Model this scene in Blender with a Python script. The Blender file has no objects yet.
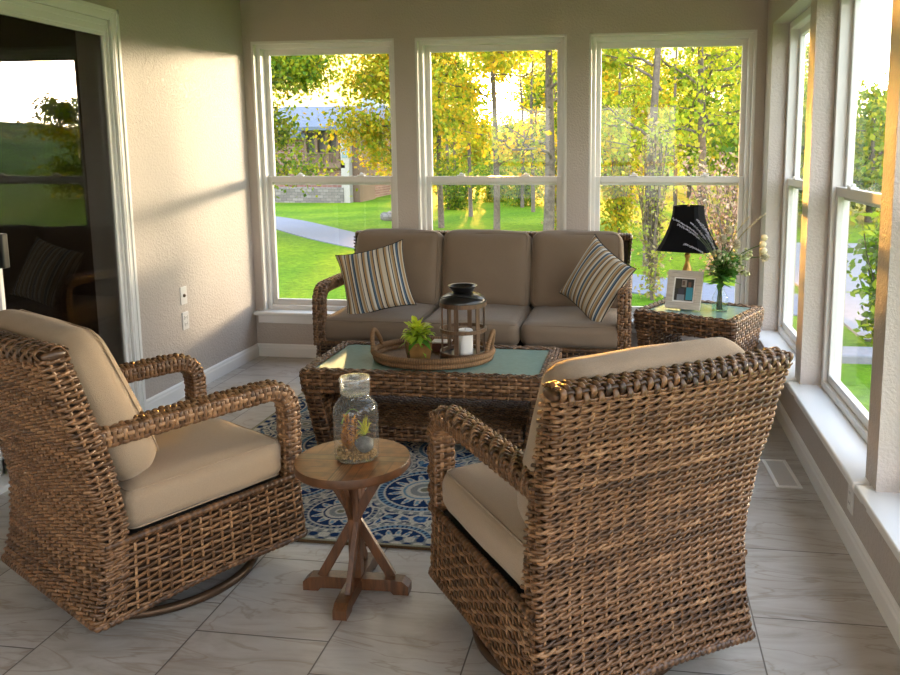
import bpy, bmesh, math, random
import numpy as np
from mathutils import Vector, Matrix, noise as mnoise
PI = math.pi
SC = bpy.context.scene
COL = SC.collection
rnd = random.Random(7)
rng = np.random.default_rng(7)

# ------------------------------------------------------------------ mesh builder
class MB:
    def __init__(s):
        s.v = []; s.f = []; s.c = []; s.n = 0
    def add(s, verts, faces, col=(.5, .5, .5)):
        verts = np.asarray(verts, float).reshape(-1, 3)
        k = len(verts)
        col = np.asarray(col, float)
        if col.ndim == 1: col = np.tile(col, (k, 1))
        s.v.append(verts); s.c.append(col)
        b = s.n
        if isinstance(faces, np.ndarray): s.f.extend((faces + b).tolist())
        else: s.f.extend([[i + b for i in f] for f in faces])
        s.n += k
    def bm(s, bm, col=(.5, .5, .5), M=None):
        bm.verts.index_update()
        v = np.array([x.co[:] for x in bm.verts])
        if M is not None:
            M = np.array(M); v = v @ M[:3, :3].T + M[:3, 3]
        s.add(v, [[x.index for x in f.verts] for f in bm.faces], col); bm.free()
    def box(s, lo, hi, bev=0, seg=2, col=(.5, .5, .5), M=None):
        b = bmesh.new(); bmesh.ops.create_cube(b, size=1)
        for x in b.verts:
            for i in range(3): x.co[i] = lo[i] + (x.co[i] + .5) * (hi[i] - lo[i])
        if bev: bmesh.ops.bevel(b, geom=b.edges[:], offset=bev, segments=seg, affect='EDGES', profile=.5)
        s.bm(b, col, M)
    def quad(s, a, b, c, d, col=(.5, .5, .5)): s.add([a, b, c, d], [[0, 1, 2, 3]], col)
    def grid(s, P, col=(.5, .5, .5), closeu=False, closev=False, flip=False):
        nu, nv = P.shape[:2]
        I = np.arange(nu * nv).reshape(nu, nv)
        if closeu: I = np.concatenate([I, I[:1]], 0)
        if closev: I = np.concatenate([I, I[:, :1]], 1)
        q = np.stack([I[:-1, :-1], I[1:, :-1], I[1:, 1:], I[:-1, 1:]], -1).reshape(-1, 4)
        if flip: q = q[:, ::-1]
        if np.ndim(col) == 3: col = np.asarray(col).reshape(-1, 3)
        s.add(P.reshape(-1, 3), q, col)
    def tube(s, path, r, n=8, closed=False, caps=True, sq=1.0, up=(0, 0, 1), col=(.5, .5, .5)):
        P = np.asarray(path, float); m = len(P)
        r = np.broadcast_to(np.asarray(r, float), (m,))
        T = np.roll(P, -1, 0) - np.roll(P, 1, 0)
        if not closed: T[0] = P[1] - P[0]; T[-1] = P[-1] - P[-2]
        T /= np.linalg.norm(T, axis=1)[:, None] + 1e-12
        N = np.zeros_like(P); u = np.array(up, float)
        if abs(u @ T[0]) > .95: u = np.array((1., 0, 0)) if abs(T[0][0]) < .9 else np.array((0, 1., 0))
        p = u - (u @ T[0]) * T[0]; p /= np.linalg.norm(p)
        for i in range(m):
            p = p - (p @ T[i]) * T[i]; p /= np.linalg.norm(p) + 1e-12; N[i] = p
        B = np.cross(T, N)
        a = np.arange(n) * 2 * PI / n
        V = P[:, None] + (N[:, None] * np.cos(a)[None, :, None] * sq + B[:, None] * np.sin(a)[None, :, None]) * r[:, None, None]
        b = s.n
        s.grid(V, col, closeu=closed, closev=True)
        if caps and not closed:
            s.f.append([b + i for i in range(n)][::-1]); s.f.append([b + (m - 1) * n + i for i in range(n)])
    def lathe(s, prof, n=32, c=(0, 0, 0), col=(.5, .5, .5), caps=True, M=None):
        prof = np.asarray(prof, float); a = np.arange(n) * 2 * PI / n
        V = np.stack([prof[:, 0, None] * np.cos(a), prof[:, 0, None] * np.sin(a), np.repeat(prof[:, 1, None], n, 1)], -1) + np.array(c)
        if M is not None: M = np.array(M); V = V @ M[:3, :3].T + M[:3, 3]
        b = s.n; s.grid(V, col, closev=True, flip=True)
        if caps:
            if prof[0, 0] > 1e-5: s.f.append([b + i for i in range(n)][::-1])
            if prof[-1, 0] > 1e-5: s.f.append([b + (len(prof) - 1) * n + i for i in range(n)])
    def prism(s, poly, z0, z1, M=None, col=(.5, .5, .5)):
        k = len(poly); v = [(x, y, z0) for x, y in poly] + [(x, y, z1) for x, y in poly]
        f = [list(range(k))[::-1], list(range(k, 2 * k))] + [[i, (i + 1) % k, k + (i + 1) % k, k + i] for i in range(k)]
        v = np.array(v, float)
        if M is not None: M = np.array(M); v = v @ M[:3, :3].T + M[:3, 3]
        s.add(v, f, col)
    def build(s, name, mat, parent=None, smooth=False, angle=None, recalc=False):
        me = bpy.data.meshes.new(name)
        V = np.concatenate(s.v); Cc = np.concatenate(s.c)
        me.from_pydata(V.tolist(), [], s.f)
        at = me.color_attributes.new('Col', 'FLOAT_COLOR', 'POINT')
        at.data.foreach_set('color', np.concatenate([Cc, np.ones((len(Cc), 1))], 1).astype(np.float32).ravel())
        if recalc:
            b = bmesh.new(); b.from_mesh(me); bmesh.ops.recalc_face_normals(b, faces=b.faces); b.to_mesh(me); b.free()
        if smooth: me.polygons.foreach_set('use_smooth', [True] * len(me.polygons))
        me.materials.append(mat); me.update()
        if smooth and angle: 
            try: me.set_sharp_from_angle(angle=math.radians(angle))
            except Exception: pass
        o = bpy.data.objects.new(name, me); COL.objects.link(o)
        if parent: o.parent = parent
        return o

def tag(o, label, cat, group=None, kind=None):
    o['label'] = label; o['category'] = cat
    if group: o['group'] = group
    if kind: o['kind'] = kind
    return o
def thing(name, label, cat, loc=(0, 0, 0), rz=0, group=None):
    o = bpy.data.objects.new(name, None); COL.objects.link(o)
    o.empty_display_size = .1
    o.location = loc; o.rotation_euler = (0, 0, rz)
    return tag(o, label, cat, group)
def struct(o, label=None):
    o['kind'] = 'structure'
    if label: o['label'] = label
    return o
def sroot(name, loc=(0, 0, 0), rz=0, label=None):
    o = bpy.data.objects.new(name, None); COL.objects.link(o); o.location = loc; o.rotation_euler = (0, 0, rz)
    return struct(o, label)

# ------------------------------------------------------------------ materials
def mat(name):
    m = bpy.data.materials.new(name); m.use_nodes = True
    nt = m.node_tree; nt.nodes.clear()
    out = nt.nodes.new('ShaderNodeOutputMaterial')
    return m, nt, out
class NT:
    def __init__(s, nt): s.nt = nt
    def n(s, t, ins=None, **kw):
        x = s.nt.nodes.new('ShaderNode' + t)
        for k, v in kw.items(): setattr(x, k, v)
        for k, v in (ins or {}).items():
            if hasattr(v, 'is_linked') or hasattr(v, 'links'): s.nt.links.new(v, x.inputs[k])
            else: x.inputs[k].default_value = v
        return x
    def l(s, a, b): s.nt.links.new(a, b)
    def m(s, op, a, b=None, c=None):
        x = s.nt.nodes.new('ShaderNodeMath'); x.operation = op
        for i, v in enumerate((a, b, c)):
            if v is None: continue
            if isinstance(v, (int, float)): x.inputs[i].default_value = v
            else: s.nt.links.new(v, x.inputs[i])
        return x.outputs[0]
    def ramp(s, fac, stops, interp='LINEAR'):
        x = s.nt.nodes.new('ShaderNodeValToRGB'); e = x.color_ramp; e.interpolation = interp
        while len(e.elements) > 1: e.elements.remove(e.elements[-1])
        e.elements[0].position = stops[0][0]; e.elements[0].color = (*stops[0][1], 1)
        for p, c in stops[1:]:
            q = e.elements.new(p); q.color = (*c, 1)
        s.nt.links.new(fac, x.inputs[0]); return x.outputs[0]
    def mix(s, fac, a, b, bt='MIX'):
        x = s.nt.nodes.new('ShaderNodeMix'); x.data_type = 'RGBA'; x.blend_type = bt
        for i, v in ((0, fac), (6, a), (7, b)):
            if isinstance(v, (int, float)): x.inputs[i].default_value = v
            elif isinstance(v, tuple): x.inputs[i].default_value = (*v, 1)
            else: s.nt.links.new(v, x.inputs[i])
        return x.outputs[2]
def pbr(name, col, rough=.5, noise=0, nscale=20, bump=0, bscale=60, spec=.5, metal=0, stretch=None, sheen=0, coat=0):
    m, nt, out = mat(name); N = NT(nt)
    p = N.n('BsdfPrincipled', {'Roughness': rough, 'Metallic': metal, 'Specular IOR Level': spec})
    if sheen: p.inputs['Sheen Weight'].default_value = sheen
    if coat: p.inputs['Coat Weight'].default_value = coat
    tc = N.n('TexCoord').outputs['Object']
    if stretch: tc = N.n('Mapping', {'Vector': tc, 'Scale': stretch}).outputs[0]
    if noise:
        nz = N.n('TexNoise', {'Vector': tc, 'Scale': nscale, 'Detail': 5.0}).outputs[0]
        c = N.ramp(nz, [(.3, tuple(max(0, x * (1 - noise)) for x in col)), (.7, tuple(min(1, x * (1 + noise)) for x in col))])
        N.l(c, p.inputs['Base Color'])
    else: p.inputs['Base Color'].default_value = (*col, 1)
    if bump:
        nz = N.n('TexNoise', {'Vector': tc, 'Scale': bscale, 'Detail': 3.0}).outputs[0]
        b = N.n('Bump', {'Height': nz, 'Strength': bump, 'Distance': .01}); N.l(b.outputs[0], p.inputs['Normal'])
    N.l(p.outputs[0], out.inputs[0]); return m
def attr_mat(name, rough=.5, spec=.5, noise=0, nscale=80, bump=0, bscale=200, sheen=0):
    m, nt, out = mat(name); N = NT(nt)
    c = N.n('Attribute', attribute_name='Col').outputs['Color']
    p = N.n('BsdfPrincipled', {'Roughness': rough, 'Specular IOR Level': spec})
    if sheen: p.inputs['Sheen Weight'].default_value = sheen
    tc = N.n('TexCoord').outputs['Object']
    if noise:
        nz = N.n('TexNoise', {'Vector': tc, 'Scale': nscale, 'Detail': 4.0}).outputs[0]
        k = N.ramp(nz, [(.3, (1 - noise,) * 3), (.7, (1 + noise,) * 3)])
        c = N.mix(1.0, c, k, 'MULTIPLY')
    if bump:
        nz = N.n('TexNoise', {'Vector': tc, 'Scale': bscale, 'Detail': 3.0}).outputs[0]
        b = N.n('Bump', {'Height': nz, 'Strength': bump, 'Distance': .005}); N.l(b.outputs[0], p.inputs['Normal'])
    N.l(c, p.inputs['Base Color']); N.l(p.outputs[0], out.inputs[0]); return m
def wicker_mat(name, k=1.0):
    m, nt, out = mat(name); N = NT(nt)
    a = N.n('Attribute', attribute_name='Col').outputs['Color']
    t = N.n('SeparateColor', {0: a}).outputs[0]
    tc = N.n('TexCoord').outputs['Object']
    nz = N.n('TexNoise', {'Vector': tc, 'Scale': 38.0, 'Detail': 4.0, 'Roughness': .7}).outputs[0]
    f = N.m('ADD', t, N.m('MULTIPLY', N.m('SUBTRACT', nz, .5), .9))
    c = N.ramp(f, [(0.0, (.014 * k, .007 * k, .004 * k)), (.32, (.062 * k, .029 * k, .012 * k)), (.6, (.160 * k, .078 * k, .033 * k)), (1, (.43 * k, .25 * k, .125 * k))])
    p = N.n('BsdfPrincipled', {'Base Color': c, 'Roughness': .38, 'Specular IOR Level': .55})
    nb = N.n('TexNoise', {'Vector': tc, 'Scale': 300.0, 'Detail': 2.0}).outputs[0]
    b = N.n('Bump', {'Height': nb, 'Strength': .15, 'Distance': .003}); N.l(b.outputs[0], p.inputs['Normal'])
    N.l(p.outputs[0], out.inputs[0]); return m
def glass_mat(name, tint=(1, 1, 1), ior=1.5, rough=0.0, edge=.7, milky=0):
    m, nt, out = mat(name); N = NT(nt)
    r0 = ((ior - 1) / (ior + 1)) ** 2
    fc = N.n('LayerWeight', {'Blend': .5}).outputs['Facing']
    fr = N.m('ADD', r0, N.m('MULTIPLY', N.m('POWER', fc, 5.0), (1 - r0) * edge))
    g = N.n('BsdfGlossy', {'Roughness': rough}); t = N.n('BsdfTransparent', {'Color': (*tint, 1)})
    x = N.n('MixShader', {0: fr}); N.l(t.outputs[0], x.inputs[1]); N.l(g.outputs[0], x.inputs[2])
    if milky:
        d = N.n('BsdfDiffuse', {'Color': (.8, .82, .8, 1)}); y = N.n('MixShader', {0: milky}); N.l(x.outputs[0], y.inputs[1]); N.l(d.outputs[0], y.inputs[2]); x = y
    N.l(x.outputs[0], out.inputs[0]); return m
def leaf_mat(name, trans=.5, rough=.6):
    m, nt, out = mat(name); N = NT(nt)
    c = N.n('Attribute', attribute_name='Col').outputs['Color']
    d = N.n('BsdfPrincipled', {'Base Color': c, 'Roughness': rough, 'Specular IOR Level': .25})
    t = N.n('BsdfTranslucent', {'Color': c})
    x = N.n('MixShader', {0: trans}); N.l(d.outputs[0], x.inputs[1]); N.l(t.outputs[0], x.inputs[2])
    N.l(x.outputs[0], out.inputs[0]); return m
def wall_mat(name, col):
    m, nt, out = mat(name); N = NT(nt)
    tc = N.n('TexCoord').outputs['Object']
    n1 = N.n('TexNoise', {'Vector': tc, 'Scale': 75.0, 'Detail': 3.0, 'Roughness': .55}).outputs[0]
    n2 = N.n('TexNoise', {'Vector': tc, 'Scale': 3.0, 'Detail': 2.0}).outputs[0]
    c = N.ramp(n2, [(.3, tuple(x * .97 for x in col)), (.7, tuple(x * 1.03 for x in col))])
    h = N.ramp(n1, [(.4, (0, 0, 0)), (.62, (1, 1, 1))])
    b = N.n('Bump', {'Height': h, 'Strength': .38, 'Distance': .004})
    p = N.n('BsdfPrincipled', {'Base Color': c, 'Roughness': .42, 'Specular IOR Level': .5, 'Normal': b.outputs[0]})
    N.l(p.outputs[0], out.inputs[0]); return m
def tile_mat():
    m, nt, out = mat('floor_tile'); N = NT(nt)
    tc = N.n('TexCoord').outputs['Object']
    s = N.n('SeparateXYZ', {0: tc}); x, y = s.outputs[0], s.outputs[1]
    W, L = .454, .475
    cx = N.m('DIVIDE', N.m('SUBTRACT', x, .413), W); ci = N.m('FLOOR', cx); fx = N.m('SUBTRACT', cx, ci)
    ry = N.m('DIVIDE', N.m('ADD', N.m('SUBTRACT', y, 2.07), N.m('MULTIPLY', ci, L / 3)), L); ri = N.m('FLOOR', ry); fy = N.m('SUBTRACT', ry, ri)
    ex = N.m('MULTIPLY', N.m('MINIMUM', fx, N.m('SUBTRACT', 1.0, fx)), W); ey = N.m('MULTIPLY', N.m('MINIMUM', fy, N.m('SUBTRACT', 1.0, fy)), L)
    e = N.m('MINIMUM', ex, ey)
    g = N.m('SMOOTHSTEP', e, .0012, .0032) if False else N.n('MapRange', {'Value': e, 'From Min': .0014, 'From Max': .0034}).outputs[0]
    wn = N.n('TexWhiteNoise', {'Vector': N.n('CombineXYZ', {0: ci, 1: ri}).outputs[0]}, noise_dimensions='2D').outputs['Color']
    off = N.n('VectorMath', {0: tc, 1: N.n('VectorMath', {0: wn, 1: (7, 7, 7)}, operation='MULTIPLY').outputs[0]}, operation='ADD').outputs[0]
    mp = N.n('Mapping', {'Vector': off, 'Rotation': (0, 0, .5), 'Scale': (1.6, 5.5, 1)}).outputs[0]
    n1 = N.n('TexNoise', {'Vector': mp, 'Scale': 1.5, 'Detail': 7.0, 'Roughness': .62, 'Distortion': 1.2}).outputs[0]
    base = N.ramp(n1, [(.28, (.28, .235, .195)), (.45, (.42, .385, .35)), (.6, (.50, .475, .445)), (.75, (.38, .36, .345))])
    n2 = N.n('TexNoise', {'Vector': mp, 'Scale': .8, 'Detail': 4.0, 'Distortion': 2.0}).outputs[0]
    vein = N.m('ABSOLUTE', N.m('SUBTRACT', n2, .5))
    vm = N.n('MapRange', {'Value': vein, 'From Min': .0, 'From Max': .022, 'To Min': .55, 'To Max': 0.0}).outputs[0]
    c = N.mix(vm, base, (.25, .18, .125))
    c = N.mix(N.m('MULTIPLY', N.n('SeparateColor', {0: wn}).outputs[0], .2), c, (.46, .40, .33))
    c = N.mix(g, (.12, .10, .085), c)
    rg = N.n('MapRange', {'Value': n1, 'From Min': .3, 'From Max': .7, 'To Min': .30, 'To Max': .46}).outputs[0]
    nf = N.n('TexNoise', {'Vector': mp, 'Scale': 9.0, 'Detail': 5.0}).outputs[0]
    h = N.m('ADD', N.m('MULTIPLY', g, 1.0), N.m('MULTIPLY', nf, .25))
    b = N.n('Bump', {'Height': h, 'Strength': .35, 'Distance': .004})
    p = N.n('BsdfPrincipled', {'Base Color': c, 'Roughness': rg, 'Specular IOR Level': .5, 'Normal': b.outputs[0]})
    N.l(p.outputs[0], out.inputs[0]); return m
def wood_mat(name, a, b, scale=(1, 1, 1), rough=.45):
    m, nt, out = mat(name); N = NT(nt)
    tc = N.n('Mapping', {'Vector': N.n('TexCoord').outputs['Object'], 'Scale': scale}).outputs[0]
    n1 = N.n('TexNoise', {'Vector': tc, 'Scale': 9.0, 'Detail': 6.0, 'Roughness': .65, 'Distortion': .6}).outputs[0]
    c = N.ramp(n1, [(.3, a), (.7, b)])
    bp = N.n('Bump', {'Height': n1, 'Strength': .2, 'Distance': .004})
    p = N.n('BsdfPrincipled', {'Base Color': c, 'Roughness': rough, 'Normal': bp.outputs[0]})
    N.l(p.outputs[0], out.inputs[0]); return m
def grass_mat():
    m, nt, out = mat('lawn_grass'); N = NT(nt)
    tc = N.n('TexCoord').outputs['Object']
    n1 = N.n('TexNoise', {'Vector': tc, 'Scale': .5, 'Detail': 5.0}).outputs[0]
    n2 = N.n('TexNoise', {'Vector': tc, 'Scale': 9.0, 'Detail': 6.0, 'Roughness': .75}).outputs[0]
    c1 = N.ramp(n2, [(.3, (.05, .115, .006)), (.55, (.135, .245, .008)), (.75, (.25, .34, .02))])
    c2 = N.ramp(n1, [(.35, (.6, .75, .6)), (.65, (1.25, 1.1, 1.0))])
    c = N.mix(1.0, c1, c2, 'MULTIPLY')
    b = N.n('Bump', {'Height': n2, 'Strength': .8, 'Distance': .04})
    p = N.n('BsdfPrincipled', {'Base Color': c, 'Roughness': .8, 'Specular IOR Level': .1, 'Normal': b.outputs[0]})
    N.l(p.outputs[0], out.inputs[0]); return m
def brick_mat(name, c1, c2, mo, scale):
    m, nt, out = mat(name); N = NT(nt)
    tc = N.n('TexCoord').outputs['Object']
    s = N.n('SeparateXYZ', {0: tc}); v = N.n('CombineXYZ', {0: N.m('ADD', s.outputs[0], s.outputs[1]), 1: s.outputs[2]}).outputs[0]
    b = N.n('TexBrick', {'Vector': v, 'Color1': (*c1, 1), 'Color2': (*c2, 1), 'Mortar': (*mo, 1), 'Scale': scale, 'Mortar Size': .02})
    p = N.n('BsdfPrincipled', {'Base Color': b.outputs[0], 'Roughness': .85}); N.l(p.outputs[0], out.inputs[0]); return m

M = {}
M['wall'] = wall_mat('wall_paint', (.48, .42, .375))
M['ceil'] = pbr('ceiling_bounce_brown', (.34, .22, .11), .7, bump=.2, bscale=90)  # unseen ceiling, brown chosen to warm the light bounced onto the upper walls
M['white'] = pbr('white_trim', (.80, .79, .77), .35)
M['vinyl'] = pbr('white_vinyl', (.70, .68, .65), .3)
M['tile'] = tile_mat()
M['wicker'] = wicker_mat('brown_wicker', 1.18)
M['wicker_dark'] = wicker_mat('dark_wicker', .6)
M['fabric'] = pbr('tan_fabric', (.345, .255, .172), .85, noise=.07, nscale=260, bump=.25, bscale=420, spec=.2, sheen=.15)
M['fabric_sofa'] = pbr('shaded_tan_fabric', (.21, .150, .102), .85, noise=.07, nscale=260, bump=.25, bscale=420, spec=.2, sheen=.15)  # darker copy of the tan fabric, shade put into the colour
M['black_cloth'] = pbr('black_cloth', (.012, .012, .013), .75)
M['glass'] = glass_mat('window_glass', (.97, .985, .975), 1.32, 0.0, .42)
M['door_glass'] = glass_mat('door_glass', (.58, .57, .55), 1.6, 0.0, .7)
M['jar_glass'] = glass_mat('jar_glass', (.95, .975, .97), 1.5, .07, .9, .035)
M['table_glass'] = pbr('green_table_glass', (.26, .385, .335), .08, noise=.15, nscale=40, spec=.9, stretch=(1, 8, 1))
M['bronze'] = pbr('bronze_metal', (.10, .06, .035), .4, metal=.7)
M['black'] = pbr('black_metal', (.012, .011, .011), .28)
M['brass'] = pbr('aged_brass', (.55, .33, .10), .28, metal=.85)
M['shade'] = pbr('black_shade', (.006, .006, .007), .8, bump=.1, bscale=300, spec=.12)
M['table_wood'] = wood_mat('side_table_wood', (.040, .015, .006), (.145, .058, .021), (6, 6, .8), .38)
M['top_wood'] = attr_mat('side_table_top_wood', .42, .3, noise=.45, nscale=16)
M['lantern_wood'] = wood_mat('lantern_wood', (.05, .026, .012), (.18, .095, .045), (5, 5, .7))
M['pale_wood'] = wood_mat('white_washed_wood', (.42, .37, .31), (.66, .60, .52), (1, 1, 12), .6)
M['rope'] = attr_mat('tray_rope', .75, .3, noise=.3, nscale=120)
M['col'] = attr_mat('coloured_matte', .7, .3)
M['col_smooth'] = attr_mat('coloured_satin', .4, .5)
M['pillow'] = attr_mat('striped_fabric', .9, .15, noise=.08, nscale=300, bump=.2, bscale=400)
M['rug'] = attr_mat('rug_pile', .95, .05, noise=.18, nscale=160, bump=.5, bscale=300)
M['wax'] = pbr('white_wax', (.85, .83, .80), .4)
M['leaf'] = leaf_mat('tree_leaves', .55)
M['plant'] = leaf_mat('plant_leaves', .45, .4)
M['bark'] = pbr('tree_bark', (.13, .10, .075), .9, noise=.35, nscale=14, bump=.6, bscale=20)
M['grass'] = grass_mat()
M['asphalt'] = pbr('driveway_asphalt', (.15, .165, .215), .8, noise=.1, nscale=20)
M['concrete'] = pbr('concrete_pad', (.20, .20, .225), .8, noise=.1, nscale=8)
M['brick'] = brick_mat('house_brick', (.16, .07, .05), (.24, .12, .09), (.3, .26, .24), 2.2)
M['stone'] = brick_mat('grey_stone', (.14, .12, .11), (.25, .22, .20), (.10, .09, .085), 2.0)
M['roof'] = pbr('roof_shingles', (.10, .125, .175), .8, noise=.15, nscale=9)
M['timber'] = pbr('house_timber', (.14, .085, .055), .7)
M['screen'] = pbr('porch_screen', (.05, .045, .04), .6)
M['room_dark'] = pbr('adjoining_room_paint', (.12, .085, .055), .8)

# ------------------------------------------------------------------ weaving
def normals(S, u, v, flip):
    h = 1e-3
    du = S(u + h, v) - S(u - h, v); dv = S(u, v + h) - S(u, v - h)
    n = np.cross(du, dv); n /= np.linalg.norm(n, axis=-1)[..., None] + 1e-12
    return -n if flip else n, dv / (np.linalg.norm(dv, axis=-1)[..., None] + 1e-12), du / (np.linalg.norm(du, axis=-1)[..., None] + 1e-12)
def weave(mb, S, nu, nv, amp=.0048, hw=.0088, th=.0030, flip=False, closed=False, stake=.012, tone=(.3, .75), sub=4, back=True, stakes=True, backoff=.010, twill=False, mask=None, twine=False, var=.05):
    nu += (nu % 2)
    m = nu * sub + (0 if closed else 1)
    a = np.arange(6) * PI / 3
    u1 = np.arange(m) / (nu * sub)
    J = (np.arange(nv) + .5) / nv
    U, Vv = np.meshgrid(u1, J)
    P = S(U, Vv); n, tv, tu = normals(S, U, Vv, flip)
    ph = PI * (U * nu + (np.arange(nv)[:, None] * (.5 if twill else 1.0)))
    off = amp * np.sin(ph)
    if mask is not None: off = off * mask(U)
    if not closed: pass
    base = rng.uniform(tone[0], tone[1], (nv, 1))
    blk = np.repeat(rng.normal(0, var, (nv, nu // 2 + 1)), sub * 2, 1)[:, :m]
    T = np.clip(base + blk, 0, 1)
    if twine:
        dv = .17 / nv; strands = []
        for q in (0, 1):
            f_ = PI * (U * nu + q + np.arange(nv)[:, None] * .12)
            V2 = Vv - dv * np.cos(f_) * (1 if q == 0 else 1)
            P2 = S(U, V2); strands.append(P2 + n * (amp * np.sin(f_))[..., None])
    for C0 in (strands if twine else [P + n * off[..., None]]):
     ring = C0[:, :, None, :] + n[:, :, None, :] * (np.sin(a) * th)[None, None, :, None] + tv[:, :, None, :] * (np.cos(a) * hw)[None, None, :, None]
     for j in range(nv):
        t = np.repeat(T[j][:, None], 6, 1)
        mb.grid(ring[j], np.repeat(t[..., None], 3, 2), closeu=closed, closev=True)
    if stakes:
        k = (np.arange(nu) + .5) / nu
        v1 = np.arange(nv * 2 + 1) / (nv * 2)
        U, Vv = np.meshgrid(k, v1, indexing='ij')
        P = S(U, Vv); n, tv, tu = normals(S, U, Vv, flip)
        sg = np.sin(PI * (U * nu)) # +-1 alternate per stake
        of = -amp * .45 * sg * np.cos(PI * (Vv * nv - .5)) 
        of = -amp * .45 * np.sin(PI * (U * nu)) * np.sin(PI * (Vv * nv))
        C0 = P + n * of[..., None]
        hs = stake / 2
        R = C0[:, :, None, :] + n[:, :, None, :] * (np.sin(a) * th * .9)[None, None, :, None] + tu[:, :, None, :] * (np.cos(a) * hs)[None, None, :, None]
        for i in range(nu):
            mb.grid(R[i], (rng.uniform(tone[0], tone[1] + .1),) * 3, closev=True)
    if back:
        U, Vv = np.meshgrid(np.linspace(0, 1, max(24, nu) + (0 if closed else 1), endpoint=not closed), np.linspace(0, 1, max(9, nv // 2)), indexing='ij')
        P = S(U, Vv); n, _, _ = normals(S, U, Vv, flip)
        mb.grid(P - n * backoff, (.03,) * 3, closeu=closed)
def rope(mb, path, r, pitch=.02):
    path = np.asarray(path); L = np.concatenate([[0], np.cumsum(np.linalg.norm(np.diff(path, axis=0), axis=1))])
    w_ = np.abs(np.sin(PI * L / pitch)); k = np.floor(L / pitch); t = .3 + .35 * ((np.sin(k * 12.9898) * 43758.5) % 1)
    mb.tube(path, r * (.72 + .36 * w_ ** .6), 7, col=np.repeat((t * (.5 + .5 * w_))[:, None].repeat(3, 1), 7, 0))
def rpoly(pts, r=.03, seg=6, closed=False):
    """polyline with rounded corners -> dense 2D points"""
    pts = [np.array(p, float) for p in pts]; out = []; k = len(pts)
    for i, p in enumerate(pts):
        if not closed and i in (0, k - 1): out.append(p); continue
        a, b = pts[i - 1] - p, pts[(i + 1) % k] - p
        la, lb = np.linalg.norm(a), np.linalg.norm(b); rr = min(r, la * .49, lb * .49)
        A, B = p + a / la * rr, p + b / lb * rr
        for t in np.linspace(0, 1, seg + 1): out.append((1 - t) ** 2 * A + 2 * t * (1 - t) * p + t * t * B)
    return np.array(out)
def curve(pts, closed=False):
    P = np.asarray(pts, float)
    if closed: P = np.concatenate([P, P[:1]])
    d = np.concatenate([[0], np.cumsum(np.linalg.norm(np.diff(P, axis=0), axis=1))]); L = d[-1]; d /= L
    def f(t):
        t = np.asarray(t)
        if closed: t = t % 1.0
        return np.stack([np.interp(t, d, P[:, i]) for i in range(P.shape[1])], -1)
    return f, L
def sweep_surface(path, prof_w, prof_h, r=.02, up=(0, 0, 1), side=None):
    """closed rounded-rect section swept along a 3D path; u around, v along. side = fixed sideways vector"""
    f, L = curve(path)
    sec, Ls = curve(rpoly([(-prof_w / 2, -prof_h / 2), (prof_w / 2, -prof_h / 2), (prof_w / 2, prof_h / 2), (-prof_w / 2, prof_h / 2)], r, 5, True), True)
    sd = np.array(side, float)
    def S(u, v):
        vc = np.clip(v, 0, 1); P = f(vc); h = 4e-3
        T = f(np.clip(vc + h, 0, 1)) - f(np.clip(vc - h, 0, 1)); T /= np.linalg.norm(T, axis=-1)[..., None] + 1e-12
        P = P + T * ((v - vc) * L)[..., None]
        N = np.cross(sd, T); N /= np.linalg.norm(N, axis=-1)[..., None] + 1e-12
        q = sec(u)
        return P + sd * q[..., 0:1] + N * q[..., 1:2]
    return S, L

# ------------------------------------------------------------------ cushions
def cushion_mb(w, d, h, r=.05, crown=.02, seed=0, wr=.004, cuts=18, belly=.012):
    b = bmesh.new(); bmesh.ops.create_cube(b, size=2)
    bmesh.ops.subdivide_edges(b, edges=b.edges[:], cuts=cuts, use_grid_fill=True)
    hx, hy, hz = w / 2, d / 2, h / 2
    V = np.array([v.co[:] for v in b.verts]); F = [[x.index for x in f.verts] for f in b.faces]
    b.free()
    P = V * np.array([hx, hy, hz])
    rr = np.array([r, r, min(r, hz * .96)])
    inner = np.array([hx, hy, hz]) - rr
    # non-uniform rounding: ellipsoidal corners
    Q = np.clip(P, -inner, inner); D = (P - Q) / rr
    Ln = np.linalg.norm(D, axis=1); Mx = np.max(np.abs(D), axis=1)
    k = np.where(Ln > 1e-9, Mx / np.maximum(Ln, 1e-9), 1)
    P = Q + D * k[:, None] * rr
    nx, ny, nz = V.T
    P[:, 2] += np.sign(nz) * np.abs(nz) ** 2 * crown * (1 - nx ** 2) * (1 - ny ** 2) 
    P[:, 0] += nx * belly * (1 - ny ** 2) * (1 - nz ** 2); P[:, 1] += ny * belly * (1 - nx ** 2) * (1 - nz ** 2)
    for i in range(len(P)):
        p = P[i]
        q = mnoise.noise(Vector((p[0] * 5 + seed * 3.1, p[1] * 5, p[2] * 9))) + .5 * mnoise.noise(Vector((p[0] * 13 + seed, p[1] * 11 + 5, p[2] * 16)))
        P[i] += np.sign(V[i]) * (np.abs(V[i]) > .98) * q * wr
    m = MB(); m.add(P, F); return m
def piping_mb(w, d, z, r, rad=.0035, belly=.0):
    path = rpoly([(-w / 2, -d / 2), (w / 2, -d / 2), (w / 2, d / 2), (-w / 2, d / 2)], r, 6, True)
    m = MB(); m.tube(np.c_[path, np.full(len(path), z)], rad, 6, closed=True); return m
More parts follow.
